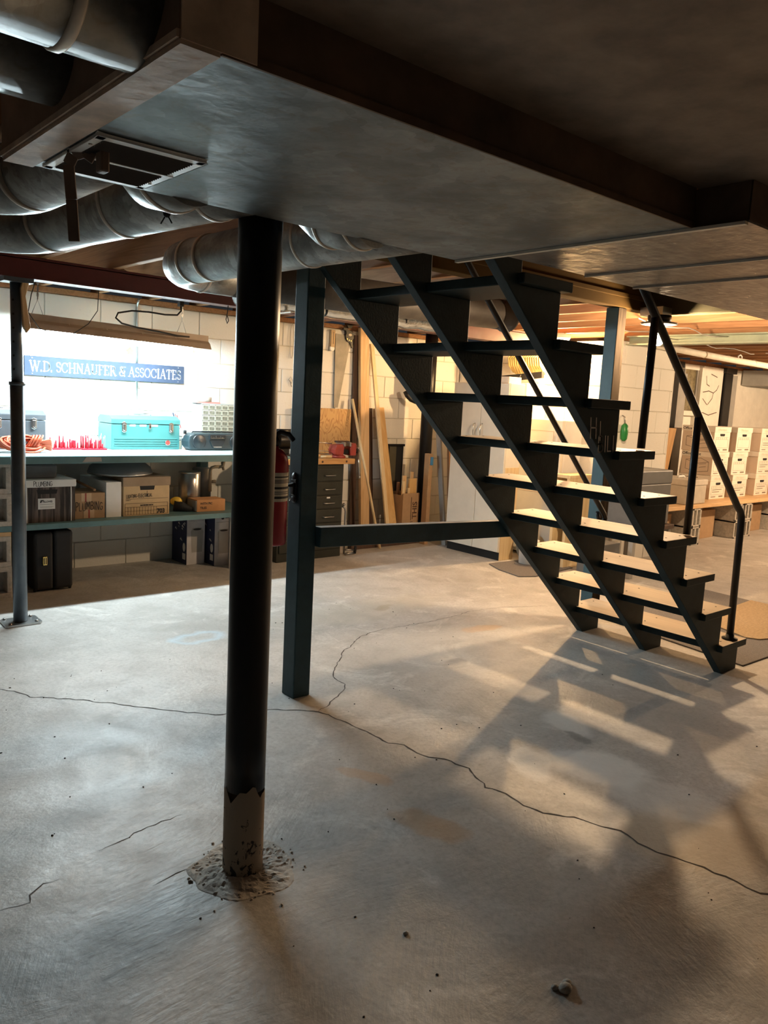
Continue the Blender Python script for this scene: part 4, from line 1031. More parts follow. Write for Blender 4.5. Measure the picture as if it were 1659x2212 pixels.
mb.box(gxa, gxa+.002, yy-.0006, yy-.0002, .478, .562).box(gxb-.002, gxb, yy-.0006, yy-.0002, .478, .562)
put_type(mb, 'BANKERS BOX', .015, (2.385, yy-.0004, .541), X_, Z_, .0008)
put_type(mb, '703', .044, (2.513, yy-.0004, .484), X_, Z_, .0022, sx=.95)
put_type(mb, 'SUBJECT', .010, (2.275, yy-.0004, .582), X_, Z_, .0002)
mb.build('box_print', M['ink'], lgt)
pn = thing('round_pan', 'round grey lid upside down on top of the long white carton', 'pan', (2.32, 5.58, .757))
MB().lathe([(.20, 0), (.226, .004), (.23, .018), (.215, .055), (.17, .090), (.02, .098)], (2.32, 5.62, .757), seg=40).build('pan_shell', M['greycase'], pn)
MB().lathe([(.205, -.001), (.228, .002), (.231, .016), (.22, .018)], (2.32, 5.62, .757), seg=40).build('pan_rim', M['steel'], pn)
yc = thing('utility_light', 'yellow capped dark work light lying on the shelf', 'lamp', (2.72, 5.52, ZS))
MB().sphere((2.725, 5.53, ZS+.075), .046, 16, 10, (1, .9, .75)).build('yellow_cap', M['yellow'], yc)
MB().tube([(2.70, 5.52, ZS+.045), (2.76, 5.49, ZS+.035), (2.82, 5.45, ZS+.018)], [.045, .036, .016], 14).build('dark_body', M['black'], yc)
cy = thing('metal_canister', 'tall brushed steel canister standing at the back of the shelf', 'canister', (2.90, 5.64, ZS))
MB().lathe([(.082, 0), (.085, .004), (.085, .285), (.080, .290), (.01, .291)], (2.90, 5.66, ZS), seg=32).build('canister_shell', mat('brushed_steel', (.42, .41, .40), .3, .95, var=.12), cy)
MB().lathe([(.0865, .278), (.0865, .286)], (2.90, 5.66, ZS), seg=32).build('rim', M['chrome'], cy)
dr = thing('metal_canister', 'dark drum beside the steel canister in shadow on the shelf', 'canister', (3.05, 5.75, ZS))
MB().lathe([(.075, 0), (.075, .30), (.07, .305), (.01, .306)], (3.06, 5.76, ZS), seg=24).build('drum_shell', M['greycase'], dr)
cl = thing('bar_clamp', 'old cast iron clamp hanging under the right end of the bench', 'clamp', (3.09, 5.6, .80))
im = mat('old_cast_iron', (.26, .22, .16), .7, .3, var=.25)
MB().tube([(3.050, 5.60, .60), (3.050, 5.60, .77), (3.060, 5.60, .79), (3.09, 5.60, .797), (3.13, 5.60, .797)], .013, 10).build('clamp_frame', im, cl)
MB().tube([(3.05, 5.60, .678), (3.095, 5.60, .678)], [.012, .016], 10).build('clamp_jaw', im, cl)
MB().tube([(3.12, 5.60, .795), (3.16, 5.60, .800), (3.175, 5.60, .86), (3.18, 5.60, .925)], .014, 10).build('clamp_screw', im, cl)
MB().tube([(3.155, 5.58, .775), (3.165, 5.62, .83)], .010, 8).build('clamp_handle', im, cl)
tl = thing('cardboard_box', 'flat brown tile carton at the right end of the shelf', 'box', (2.96, 5.55, ZS))
MB().box(2.84, 3.085, 5.415, 5.57, ZS, .563).build('box_body', mat('orange_cardboard', (.48, .24, .10), .7, 0, var=.1), tl, .003)
MB().box(2.835, 2.84, 5.42, 5.56, ZS+.005, .555).build('side_label', M['grey'], tl)
mb = MB(); put_type(mb, 'WITH PIC', .024, (2.868, 5.4145, .525), X_, Z_, .0008); put_type(mb, 'TILES', .024, (2.868, 5.4145, .492), X_, Z_, .0008); mb.build('box_print', M['ink'], tl)

# --- under the shelf
ca = thing('hard_case', 'black hard case standing on the floor under the shelf', 'case', (1.75, 5.45, 0))
MB().box(1.62, 1.745, 5.335, 5.85, .012, .405).build('case_shell', M['black'], ca, .02, 3)
MB().box(1.748, 1.875, 5.335, 5.85, .012, .412).build('case_shell', M['black'], ca, .02, 3)
l_ = MB().box(1.672, 1.700, 5.322, 5.336, .185, .245).build('brass_latch', M['brass'], ca, .003)
for a in (1.677, 1.689): MB().box(a, a+.006, 5.320, 5.3225, .193, .237).build('latch_slot', M['black'], l_)
for x in (1.63, 1.86): MB().sphere((x, 5.36, .012), .012, 8, 6).build('rubber_foot', M['black'], ca)
def purifier(x0, x1, y0, y1, h, label, seed):
    t = thing('appliance_box', label, 'box', ((x0+x1)/2, (y0+y1)/2, 0))
    o = MB().box(x0, x1, y0, y1, 0, h); o.mi[5] = 1
    o.build('box_body', [mat('dim_white_carton', (.56, .55, .56), .7), M['blue']], t, .003)
    mb = MB(); cx = (x0+x1)/2+.01
    mb.prism([(cx-.046, .10), (cx+.046, .10), (cx+.054, .27), (cx+.04, .30), (cx-.04, .30), (cx-.054, .27)], 'y', y0-.0012, y0-.0004)
    mb.build('product_print', M['grey'], t)
    mb = MB(); mb.prism(A_(cx, .288, .036, .008, 0, 360, 16)[:-1], 'y', y0-.002, y0-.0014)
    mb.prism(A_(cx-.012, h-.035, .013, .013, 0, 360, 14)[:-1], 'y', y0-.0016, y0-.0004)
    mb.box(cx+.012, cx+.055, y0-.0014, y0-.0004, h-.038, h-.032).box(x0+.012, x1-.012, y0-.0014, y0-.0004, h-.068, h-.0665)
    mb.build('front_print', M['ink'], t)
    mb = MB(); mb.box(x0-.0014, x0-.0004, y0+.02, y0+.07, .04, .09)
    mb.prism([(y0+.045+.022*math.cos(a*.449), .14+.036*math.sin(a*.449)) for a in range(14)], 'x', x0-.0014, x0-.0004)
    mb.build('side_print', M['white'], t)
    rr = random.Random(seed); mb = MB()
    for i in range(9):
        a, b, s_ = y0+rr.uniform(.02, .2), rr.uniform(.18, .36), rr.uniform(.01, .03)
        mb.prism([(a, b), (a+s_*1.6, b+s_*.4), (a+s_, b+s_)], 'x', x0-.0012, x0-.0004)
    mb.build('side_picture', M['white'], t)
    return t
purifier(2.885, 3.045, 5.66, 5.92, .425, 'white and navy appliance box under the shelf, left of the pair', 3)
purifier(3.062, 3.205, 5.53, 5.80, .425, 'white and navy appliance box under the shelf, right of the pair', 4)
tag(MB().box(3.125, 3.30, 5.40, 5.425, 0, .425).build('grey_panel', M['grey'], None, .003), 'plain grey panel standing under the right end of the shelf', 'panel')

# =================================================================== EXTINGUISHER ON THE SQUARE POST
ex = thing('fire_extinguisher', 'dark red fire extinguisher hung on the square post behind the black column', 'fire extinguisher', (1.893, 2.91, .733))
EX, EY = 1.893, 2.91
MB().lathe([(.050, .735), (.063, .740), (.066, .75), (.066, 1.10), (.060, 1.13), (.042, 1.155), (.022, 1.165), (.020, 1.18)], (EX, EY, 0), seg=32).build('cylinder_body', M['red_paint'], ex)
mb = MB()
for k in range(18):
    a, b = math.radians(150+k*12), math.radians(150+(k+1)*12); r = .0667
    mb.quad((EX+r*math.cos(a), EY+r*math.sin(a), .935), (EX+r*math.cos(b), EY+r*math.sin(b), .935), (EX+r*math.cos(b), EY+r*math.sin(b), 1.062), (EX+r*math.cos(a), EY+r*math.sin(a), 1.062))
ql = mb.build('paper_label', M['tan'], ex)
mb = MB()
for (z0, z1) in ((1.040, 1.046), (1.028, 1.031), (1.022, 1.025), (1.016, 1.019), (.990, 1.000), (.976, .979), (.968, .971), (.948, .958)):
    for k in range(15):
        a, b = math.radians(165+k*12), math.radians(165+(k+1)*12); r = .0671
        mb.quad((EX+r*math.cos(a), EY+r*math.sin(a), z0), (EX+r*math.cos(b), EY+r*math.sin(b), z0), (EX+r*math.cos(b), EY+r*math.sin(b), z1), (EX+r*math.cos(a), EY+r*math.sin(a), z1))
mb.build('label_print', M['ink'], ql)
MB().lathe([(.024, 1.175), (.026, 1.20), (.018, 1.215)], (EX, EY, 0), seg=16).build('valve', M['black_iron'], ex)
MB().tube([(EX-.02, EY, 1.205), (EX+.03, EY, 1.235), (EX+.075, EY, 1.225), (EX+.10, EY, 1.20)], .012, 10).build('lever', M['black_iron'], ex)
MB().tube([(EX-.02, EY, 1.185), (EX-.065, EY-.03, 1.18), (EX-.085, EY-.055, 1.10), (EX-.078, EY-.06, .98), (EX-.075, EY-.05, .88)], [.012, .012, .012, .012, .017], 10).build('hose', M['black_iron'], ex)
eb = thing('post_bracket', 'black cast bracket with flared lugs screwed to the square post', 'bracket', (2.0, 2.905, .985))
MB().box(1.998, 2.009, 2.885, 2.925, .945, 1.025).build('back_plate', M['black_iron'], eb, .003)
for z in (1.035, .937):
    MB().lathe([(.020, 0), (.022, .004), (.014, .010), (.004, .012)], (2.0085, 2.905, z), (-1, 0, 0), 18).build('lug', M['black_iron'], eb)
MB().prism([(1.999, 1.012), (1.985, 1.006), (1.966, 1.003), (1.966, .992), (1.990, .990), (1.990, .958), (1.999, .95)], 'y', 2.893, 2.917).build('hook_arm', M['black_iron'], eb, .003)
MB().tube(arc((1.975, 2.905, .935), .011, 0, 2*math.pi, 14, (1, 0, 0), (0, 0, 1)), .0025, 6).build('pull_ring', M['steel'], eb)

# =================================================================== VISE BENCH
vb = thing('vise_bench', 'narrow butcher block bench standing on dark steel drawer cabinets', 'workbench', (3.96, 5.62, 0))
MB().box(3.55, 4.335, 5.36, 5.90, .826, .872).build('bench_top', M['butcher'], vb, .004)
for x in (3.98, 4.24): MB().lathe([(.010, 0), (.010, .001)], (x, 5.3597, .849), (0, -1, 0), 12).build('end_plug', M['dark_board'], vb)
def drawers(x0, x1, y0, y1, h, n, label):
    t = thing('drawer_cabinet', label, 'drawer cabinet', ((x0+x1)/2, (y0+y1)/2, 0))
    MB().box(x0, x1, y0+.012, y1, .0, h).build('cabinet_body', M['drawer_green'], t, .004)
    dh = (h-.10)/n
    for i in range(n):
        z = .075+dh*i
        d = MB().box(x0+.018, x1-.018, y0, y0+.014, z, z+dh-.010).build('drawer', M['drawer_green'], t, .005)
        cx = (x0+x1)/2; zz = z+dh*.42
        MB().tube([(cx-.055, y0, zz), (cx-.055, y0-.018, zz), (cx-.05, y0-.022, zz-.002), (cx+.05, y0-.022, zz-.002), (cx+.055, y0-.018, zz), (cx+.055, y0, zz)], .004, 8).build('handle', M['steel'], d)
        if i in (n-3,): MB().box(cx-.02, cx+.015, y0-.002, y0+.001, z+dh-.032, z+dh-.018).build('card_label', M['white'], d)
    return t
drawers(3.92, 4.245, 5.39, 5.86, .824, 6, 'dark olive drawer cabinet under the red vise')
drawers(3.57, 3.90, 5.39, 5.86, .824, 6, 'dark olive drawer cabinet half hidden by the square post')
vs = thing('bench_vise', 'worn red bench vise with black jaws on the butcher block', 'vise', (4.27, 5.47, .872))
MB().lathe([(.065, 0), (.065, .018), (.045, .028)], (4.23, 5.47, .872), seg=24).build('swivel_base', M['vise_red'], vs)
MB().prism([(4.165, .900), (4.255, .893), (4.262, .985), (4.245, .995), (4.175, .985), (4.155, .945)], 'y', 5.425, 5.525).build('fixed_body', M['vise_red'], vs, .006)
MB().prism([(4.335, .893), (4.395, .893), (4.40, .985), (4.385, 1.005), (4.345, .995), (4.325, .96)], 'y', 5.425, 5.525).build('moving_jaw', M['vise_red'], vs, .006)
MB().box(4.25, 4.345, 5.45, 5.50, .905, .945).build('slide_bar', M['black_iron'], vs, .004)
for a in (4.248, 4.312): MB().box(a, a+.018, 5.415, 5.535, .975, 1.012).build('jaw_plate', M['steel'], vs, .002)
MB().tube([(4.395, 5.475, .930), (4.455, 5.475, .930)], [.018, .022], 14).build('screw_boss', M['black_iron'], vs)
MB().tube([(4.44, 5.455, .955), (4.43, 5.41, .70)], .007, 10).sphere((4.44, 5.455, .958), .013, 10, 6).sphere((4.43, 5.41, .70), .013, 10, 6).build('vise_handle', M['steel'], vs)
MB().box(4.20, 4.34, 5.455, 5.495, 1.005, 1.022).build('clamped_bar', M['dark_board'], vs, .002)
hs = thing('hacksaw', 'steel framed hacksaw lying on the butcher block left of the vise', 'saw', (4.05, 5.50, .89))
MB().tube([(4.16, 5.48, .995), (4.05, 5.48, 1.005), (3.985, 5.48, 1.003), (3.970, 5.48, .985), (3.970, 5.48, .945), (3.985, 5.48, .925)], .006, 8).build('saw_frame', M['chrome'], hs)
MB().tube([(3.95, 5.47, .915), (4.03, 5.46, .935), (4.10, 5.46, .93), (4.17, 5.46, .905)], .0035, 6).build('saw_blade', M['steel'], hs)
MB().tube([(3.90, 5.47, .893), (3.99, 5.46, .893), (4.02, 5.46, .893)], [.016, .018, .012], 10).build('wood_handle', M['pine_x'], hs)
MB().sphere((3.955, 5.475, .935), .015, 10, 6).tube([(3.90, 5.47, .955), (3.955, 5.475, .935), (3.98, 5.47, .915)], .006, 6).build('tension_knob', M['black_iron'], hs)
tag(MB().tube([(4.02, 5.44, .886), (4.13, 5.44, .886)], [.010, .013], 10).build('wood_file', M['pale_pine'], None), 'pale wooden tool handle lying in front of the hacksaw', 'tool handle')
gd = thing('bench_grinder', 'black bench grinder with round wheel guard beside the square post', 'grinder', (3.70, 5.62, .872))
MB().box(3.60, 3.84, 5.54, 5.72, .872, .895).build('base_plate', M['black_iron'], gd, .005)
MB().lathe([(.04, 0), (.07, .012), (.074, .03), (.074, .17), (.07, .19), (.04, .20)], (3.655, 5.62, 1.01), (1, 0, 0), 28).build('motor', M['black_steel'], gd)
MB().lathe([(.03, 0), (.085, .004), (.088, .012), (.088, .045), (.08, .052), (.02, .056)], (3.59, 5.60, 1.0), (1, 0, 0), 32).build('wheel_guard', M['black_steel'], gd)
MB().lathe([(.062, 0), (.062, .02)], (3.578, 5.60, .995), (1, 0, 0), 28).build('grinding_wheel', M['grey'], gd)
MB().box(3.64, 3.80, 5.60, 5.64, .895, .96).build('pedestal', M['black_iron'], gd, .004)
MB().tube([(3.62, 5.56, 1.09), (3.79, 5.56, 1.09)], .022, 14).build('switch_box', M['black_steel'], gd)
tag(MB().box(3.555, 3.66, 5.38, 5.50, .8725, .895).build('grease_tin', M['shelf_teal'], None, .004), 'flat green tin at the left end of the butcher block', 'tin')

# =================================================================== TOOLS AND LUMBER ON THE BACK WALL
hw = thing('handsaw', 'old handsaw hanging by its dark handle on the yellow-lit block wall', 'saw', (4.58, 5.93, 1.65))
MB().prism([(4.495, 1.985), (4.60, 1.98), (4.665, 1.90), (4.66, 1.86), (4.555, 1.302), (4.508, 1.300)], 'y', 5.9305, 5.9325).build('saw_blade', M['saw_steel'], hw)
mb = MB()
HP = [(4.575, 2.045), (4.60, 2.05), (4.64, 2.03), (4.672, 2.02), (4.70, 1.99), (4.70, 1.955), (4.685, 1.93), (4.692, 1.90), (4.70, 1.872), (4.685, 1.862), (4.668, 1.885), (4.655, 1.915), (4.625, 1.92), (4.608, 1.945), (4.598, 1.975), (4.61, 1.995), (4.60, 2.02), (4.565, 2.025)]
mb.prism(HP, 'y', 5.916, 5.9302); mb.prism([(4.628, 2.045), (4.665, 2.045), (4.685, 2.07), (4.67, 2.075), (4.61, 2.075)], 'y', 5.916, 5.9302)
mb.build('saw_handle', M['black_iron'], hw, .003)
MB().prism(A_(4.655, 1.985, .020, .012, 0, 360, 14)[:-1], 'y', 5.9148, 5.9158).build('hand_opening', M['tan'], hw)
for (a, b) in ((4.622, 1.945), (4.645, 1.935), (4.668, 1.93)): MB().lathe([(.006, 0), (.004, .002)], (a, 5.9165, b), (0, -1, 0), 10).build('rivet', M['brass'], hw)
tm = thing('thermometer', 'tan wall thermometer with round dial hanging left of the handsaw', 'thermometer', (4.46, 5.93, 1.92))
MB().box(4.435, 4.482, 5.918, 5.945, 1.855, 2.012).build('back_board', M['kraft'], tm, .004)
MB().lathe([(.026, 0), (.028, .012), (.022, .016)], (4.455, 5.935, 1.845), (0, -1, 0), 22).build('dial', M['white_metal'], tm)
mb = MB().box(4.459, 4.463, 5.9165, 5.918, 1.885, 1.995)
for i in range(9): mb.box(4.441, 4.449, 5.9168, 5.918, 1.885+i*.013, 1.887+i*.013)
mb.build('scale_marks', M['ink'], tm)
tag(MB().tube([(4.012+.018*math.sin(a), 5.935, 1.87+.15*math.cos(a)) for a in [i*.42 for i in range(45)]], .0025, 6).build('wire_coil', M['grey'], None), 'coil of grey wire hung on the wall beside the square post', 'wire')
tag(MB().box(3.83, 3.87, 5.925, 5.948, 1.885, 2.0).box(3.838, 3.862, 5.92, 5.926, 1.90, 1.985).build('switch_plate', M['grey'], None, .002), 'small grey switch box high on the wall behind the black column', 'switch box')
tag(MB().tube([(3.99, 5.94, 1.525), (4.01, 5.93, 1.56), (4.03, 5.93, 1.53), (4.02, 5.93, 1.50), (3.995, 5.93, 1.53), (4.03, 5.94, 1.47)], .003, 6).build('wire_hook', M['grey'], None), 'bent grey wire hook on the wall behind the square post', 'hook')
tag(MB().box(4.05, 4.692, 5.895, 5.91, .873, 1.293).build('plywood_sheet', M['plywood'], None, .002), 'swirly grained plywood sheet standing behind the vise', 'board')
def board(p, q, w_, t_, m, label, name='lumber_board', up=(0, -1, 0)):
    o = MB().beam(p, q, w_, t_, up).build(name, m, None, .002); return tag(o, label, 'board')
board((4.875, 5.83, .0), (4.80, 5.90, 2.06), .105, .038, M['pine'], 'tall knotty pine board standing against the wall right of the vise')
board((5.00, 5.60, .0), (4.925, 5.918, 1.925), .042, .020, M['pale_pine'], 'long thin pale wood strip leaning right of the knotty pine board')
board((5.085, 5.62, .0), (5.055, 5.91, 1.32), .105, .020, M['yellow_board'], 'yellow board leaning on the wall behind the thin pale strip')
board((4.775, 5.905, .0), (4.745, 5.935, 1.99), .06, .020, M['dark_board'], 'dark strip standing in for the shadow left of the knotty pine board')  # no real board: dark colour for the shadow beside the pine
board((4.965, 5.84, .0), (4.955, 5.935, 1.31), .05, .02, M['dark_board'], 'narrow dark strip standing in for shade between the pine board and the yellow board')  # dark colour painted in for the shade in this gap
tag(MB().tube([(4.80, 5.50, .0), (4.69, 5.885, 1.39)], .013, 12).build('broom_stick', M['pale_pine'], None), 'round wooden broom stick leaning across behind the red vise', 'stick')
cr = thing('crowbar_bundle', 'bent grey metal bar hanging beside the olive drawer cabinet', 'bar', (4.33, 5.44, .2))
MB().tube([(4.285, 5.45, .44), (4.315, 5.45, .42), (4.325, 5.45, .39), (4.33, 5.46, .16), (4.335, 5.46, .0)], .009, 10).build('bar_shaft', M['steel'], cr)
MB().tube([(4.285, 5.44, .45), (4.30, 5.44, .46)], .014, 10).build('bar_head', M['steel'], cr)
tg = thing('hand_tool', 'small black clamp lying on the floor beside the drawer cabinet', 'clamp', (4.37, 5.40, 0))
MB().tube([(4.30, 5.40, .012), (4.41, 5.40, .012)], .010, 8).tube([(4.30, 5.40, .05), (4.40, 5.40, .04)], .008, 8).build('clamp_bars', M['steel'], tg)
MB().tube([(4.41, 5.40, .008), (4.42, 5.40, .075)], .014, 10).build('clamp_grip', M['black'], tg)
tag(MB().box(4.50, 5.35, 5.56, 5.62, 0, .045).build('floor_board', M['dark_board'], None, .004), 'dark board lying on the floor along the foot of the leaning lumber', 'board')
# scrap carton, black frame, pipe, boards to the right
sc = thing('cardboard_box', 'open brown carton full of wood scraps left of the black pipe', 'box', (5.25, 5.68, 0))
MB().box(5.155, 5.375, 5.60, 5.605, 0, .50).box(5.155, 5.16, 5.605, 5.80, 0, .48).box(5.37, 5.375, 5.605, 5.80, 0, .48).box(5.155, 5.375, 5.80, 5.805, 0, .50).box(5.16, 5.37, 5.605, 5.80, 0, .006).build('box_body', M['cardboard'], sc)
mb = MB(); put_type(mb, 'THIS', .085, (5.345, 5.5992, .24), (0, 0, 1), (-1, 0, 0), .002); mb.box(5.265, 5.272, 5.5985, 5.5995, .23, .46).box(5.265, 5.30, 5.5985, 5.5995, .21, .216)
mb.build('box_print', M['dark_board'], sc)
for i, (x, y, h, w_, m) in enumerate(((5.175, 5.63, .62, .03, 'pale_pine'), (5.21, 5.66, .67, .045, 'pine'), (5.245, 5.63, .55, .025, 'pale_pine'), (5.31, 5.645, .64, .10, 'yellow_board'), (5.345, 5.70, .70, .04, 'pine'), (5.19, 5.72, .60, .03, 'brown_board'))):
    tag(MB().box(x-w_/2, x+w_/2, y-.01, y+.01, .008, h).build('wood_scrap', M[m], None, .002), ('pale thin wood scrap at the left of the open carton', 'upright pine scrap second from left in the open carton', 'shortest pale wood scrap in the open carton', 'wide yellow wood scrap with knots in the open carton', 'tall pine scrap at the right back of the open carton', 'brown wood scrap at the back left of the open carton')[i], 'wood scrap')
fr = thing('black_frame', 'black metal frame with grey glass behind the carton of scraps', 'frame', (5.2, 5.85, .5))
mb = MB().box(5.125, 5.345, 5.80+.02, 5.85, .945, .968).box(5.13, 5.145, 5.825, 5.845, .3, .945).box(5.315, 5.33, 5.825, 5.845, .3, .945); mb.build('frame_bars', M['black_iron'], fr, .002)
MB().box(5.145, 5.24, 5.832, 5.838, .3, .945).build('dark_panel', mat('dark_smoked_panel', (.10, .09, .06), .3), fr)
MB().box(5.24, 5.315, 5.832, 5.838, .3, .945).build('black_panel', M['black'], fr)
bp = thing('drain_pipe', 'thick black drain pipe standing on a flared foot by the back wall', 'pipe', (5.48, 5.66, 0))
MB().tube([(5.475, 5.66, .04), (5.475, 5.66, 1.45), (5.475, 5.66, 2.07)], .062, 24).build('pipe_shaft', M['black_steel'], bp)
MB().lathe([(.092, 0), (.095, .10), (.088, .17), (.075, .20), (.062, .22)], (5.475, 5.66, 0), seg=28).build('pipe_foot', M['black_iron'], bp)
MB().lathe([(.062, 0), (.072, .004), (.072, .02), (.062, .024)], (5.475, 5.66, .30), seg=24).build('pipe_joint', M['black_iron'], bp)
tag(MB().box(5.345, 5.392, 5.46, 5.53, .0, .90).build('flat_carton', M['cardboard'], None, .003), 'tall flattened carton leaning at the left of the black drain pipe', 'box')
tag(MB().box(5.358, 5.390, 5.448, 5.459, .79, .87).build('blue_packet', mat('blue_packet', (.05, .22, .45), .5), None, .002), 'small blue packet on the tall flattened carton', 'packet')
board((5.52, 5.36, .0), (5.48, 5.49, 1.10), .022, .06, M['grey'], 'pale grey strip leaning just right of the black drain pipe')
board((5.60, 5.34, .0), (5.60, 5.46, 1.30), .075, .03, M['brown_board'], 'brown board leaning between the drain pipe and the white cabinet')
board((5.66, 5.28, .0), (5.67, 5.32, 1.40), .02, .07, M['white_metal'], 'narrow white board standing against the side of the white cabinet')
hk = thing('drain_hose', 'black curved hose end sticking out beside the left stair stringer', 'hose', (5.36, 5.9, 1.5))
MB().tube([(5.305, 5.82, 1.492), (5.318, 5.80, 1.45), (5.35, 5.78, 1.415), (5.40, 5.76, 1.395), (5.470, 5.70, 1.392)], .024, 12).build('hose_end', M['black_iron'], hk)

# =================================================================== CREAM CABINET AND THE ALCOVE
kc = thing('cupboard', 'tall cream two-door cupboard with black toe kick behind the stairs', 'cupboard', (5.55, 4.9, 0))
CX0, CX1, CY0, CY1, CH = 5.40, 5.615, 4.565, 5.235, 1.60
MB().box(CX0+.018, CX1, CY0, CY1, .075, CH).build('cabinet_body', M['offwhite'], kc, .003)
MB().box(CX0+.03, CX1-.01, CY0+.003, CY1-.003, 0, .075).build('toe_kick', M['black'], kc)
MB().box(CX0+.025, CX1, CY0-.002, CY0+.0008, .002, .85).build('side_panel', M['pale_pine'], kc)
for (a, b, hy) in ((CY0+.002, 4.878, 4.853), (4.884, CY1-.002, 4.942)):
    d = MB().box(CX0, CX0+.018, a, b, .08, CH-.004).build('door', M['offwhite'], kc, .002)
    MB().tube([(CX0, hy, 1.105), (CX0-.018, hy, 1.115), (CX0-.026, hy, 1.15), (CX0-.026, hy, 1.185), (CX0-.018, hy, 1.22), (CX0, hy, 1.23)], .0055, 10).build('handle', M['chrome'], d)
tag(MB().box(5.43, 5.60, 4.60, 4.95, 1.601, 1.66).build('flat_parcel', M['boxwhite'], None, .004), 'flat white parcel on top of the cream cupboard', 'parcel')
rf = thing('refrigerator', 'white refrigerator with panelled door standing in the alcove', 'refrigerator', (5.98, 4.5, 0))
RX0, RX1, RY0, RY1 = 5.86, 6.17, 4.30, 4.98
MB().box(RX0+.05, RX1, RY0, RY1, .02, 1.30).build('fridge_body', M['white'], rf, .01)
d = MB().box(RX0, RX0+.048, RY0, RY1, .06, 1.30).build('fridge_door', M['offwhite'], rf, .010)
mb = MB()
for (a, b, c, e) in ((RY0+.09, RY1-.09, .62, .626), (RY0+.09, RY1-.09, 1.19, 1.196), (RY0+.09, RY0+.096, .62, 1.19), (RY1-.096, RY1-.09, .62, 1.19)): mb.box(RX0-.003, RX0+.002, a, b, c, e)
mb.build('door_moulding', M['boxside'], d)
MB().box(RX0-.035, RX0, RY0+.025, RY0+.045, .95, 1.18).build('fridge_handle', M['white_metal'], d, .006)
MB().box(RX0-.0035, RX0-.0005, RY0+.02, RY0+.12, 1.00, 1.10).build('blue_reflection', mat('pale_blue_reflection', (.45, .68, .78), .5), d)  # bluish reflection on the door, laid on as a pale colour patch
mw = thing('white_box', 'white appliance box with a hanging dark cord on the refrigerator', 'box', (6.0, 4.85, 1.3))
MB().box(5.86, 6.16, 4.74, 5.10, 1.301, 1.622).build('box_body', M['white'], mw, .008)
MB().tube([(5.90, 4.86, 1.70), (5.853, 4.86, 1.63), (5.853, 4.85, 1.5), (5.853, 4.84, 1.34)], .005, 8).build('power_cord', M['black'], mw)
rp_ = thing('rope_hank', 'hank of yellow rope hanging on a black bar in the alcove', 'rope', (6.05, 5.0, 1.75))
for i in range(15):
    y = 4.76+i*.027
    MB().tube([(6.13, y, 1.72+.02*math.sin(i)), (6.06, y+.003, 1.80), (6.05, y+.01, 1.87), (6.10, y+.01, 1.90)], .013, 8).build('rope_strand', M['rope'], rp_)
MB().beam((6.03, 4.70, 1.71), (6.03, 5.20, 1.665), .035, .06).build('hanging_bar', M['black'], rp_, .004)
sh = thing('shelf_unit', 'low pine shelf frame seen between the stair treads', 'shelf', (5.95, 4.2, 0))
bk = thing('stool', 'white round bucket standing on the dark mat by the cream cupboard', 'bucket', (5.55, 4.33, .008))
MB().lathe([(.070, 0), (.082, .006), (.088, .20), (.092, .205), (.092, .215), (.08, .215), (.078, .02), (.01, .015)], (5.55, 4.33, .009), seg=28).build('bucket_shell', M['white'], bk)
bk.name = 'bucket'
COLS = sh; 
MB().box(5.70, 6.05, 4.20, 4.23, .0, .80).build('upright', M['pale_pine'], sh, .003)
MB().box(5.70, 6.05, 4.06, 4.09, .0, .80).build('upright', M['pale_pine'], sh, .003)
MB().box(5.70, 6.05, 4.06, 4.23, .80, .83).build('shelf_board', M['pale_pine'], sh, .003)
MB().box(5.71, 6.05, 4.09, 4.20, .40, .42).build('shelf_board', M['pale_pine'], sh, .003)
gs = thing('grinding_stone', 'grey round stone disc leaning against the cupboard side', 'disc', (5.72, 4.5, .12))
MB().lathe([(.10, 0), (.13, .004), (.132, .012), (.132, .05), (.12, .058), (.02, .06)], (5.66, 4.50, .145), (.25, -1, .12), 32).build('stone_disc', M['greygreen'], gs)
MB().lathe([(.022, 0), (.022, .062)], (5.66, 4.50, .145), (.25, -1, .12), 16).build('arbor_hole', M['black'], gs)
tag(MB().prism([(5.06, 4.03), (5.20, 3.96), (5.80, 4.02), (5.86, 4.44), (5.36, 4.50), (5.22, 4.50), (5.12, 4.30)], 'z', .001, .010).build('door_mat', M['carpet'], None, .003), 'dark woven mat on the floor beside the cream cupboard', 'mat')
tk = thing('storage_chest', 'dark grey storage chest with bright latches half hidden behind the stairs', 'chest', (6.1, 3.75, .40))
MB().box(5.90, 6.45, 3.52, 3.90, .44, .80).build('chest_body', M['greycase'], tk, .008)
MB().box(5.895, 6.455, 3.515, 3.905, .80, .92).build('lid', M['greycase'], tk, .012)
for y in (3.58, 3.84): MB().box(5.885, 5.896, y-.02, y+.02, .76, .84).build('latch', M['brass'], tk, .003)
ts_ = thing('low_table', 'low dark table holding the grey storage chest behind the stairs', 'table', (6.15, 3.7, 0))
MB().box(5.86, 6.50, 3.48, 3.94, .40, .438).build('table_top', M['dark_board'], ts_, .004)
for (a, b) in ((5.88, 3.50), (6.44, 3.50), (5.88, 3.88), (6.44, 3.88)): MB().box(a, a+.045, b, b+.045, 0, .40).build('leg', M['grey'], ts_, .003)
tag(MB().box(5.62, 5.85, 3.60, 3.86, 0, .30).build('carton', M['greycase'], None, .005), 'dark grey carton on the floor in front of the low table', 'box')
gx = thing('green_handle', 'bright green plastic handle hanging on the pier wall by the stairs', 'handle', (6.36, 3.97, 1.2))
MB().lathe([(.012, 0), (.03, .02), (.036, .09), (.030, .14), (.012, .16)], (6.33, 3.965, 1.14), seg=16).build('grip', M['green'], gx)
MB().tube([(6.33, 3.965, 1.30), (6.33, 3.975, 1.36), (6.33, 3.998, 1.37)], .006, 8).build('hook', M['steel'], gx)

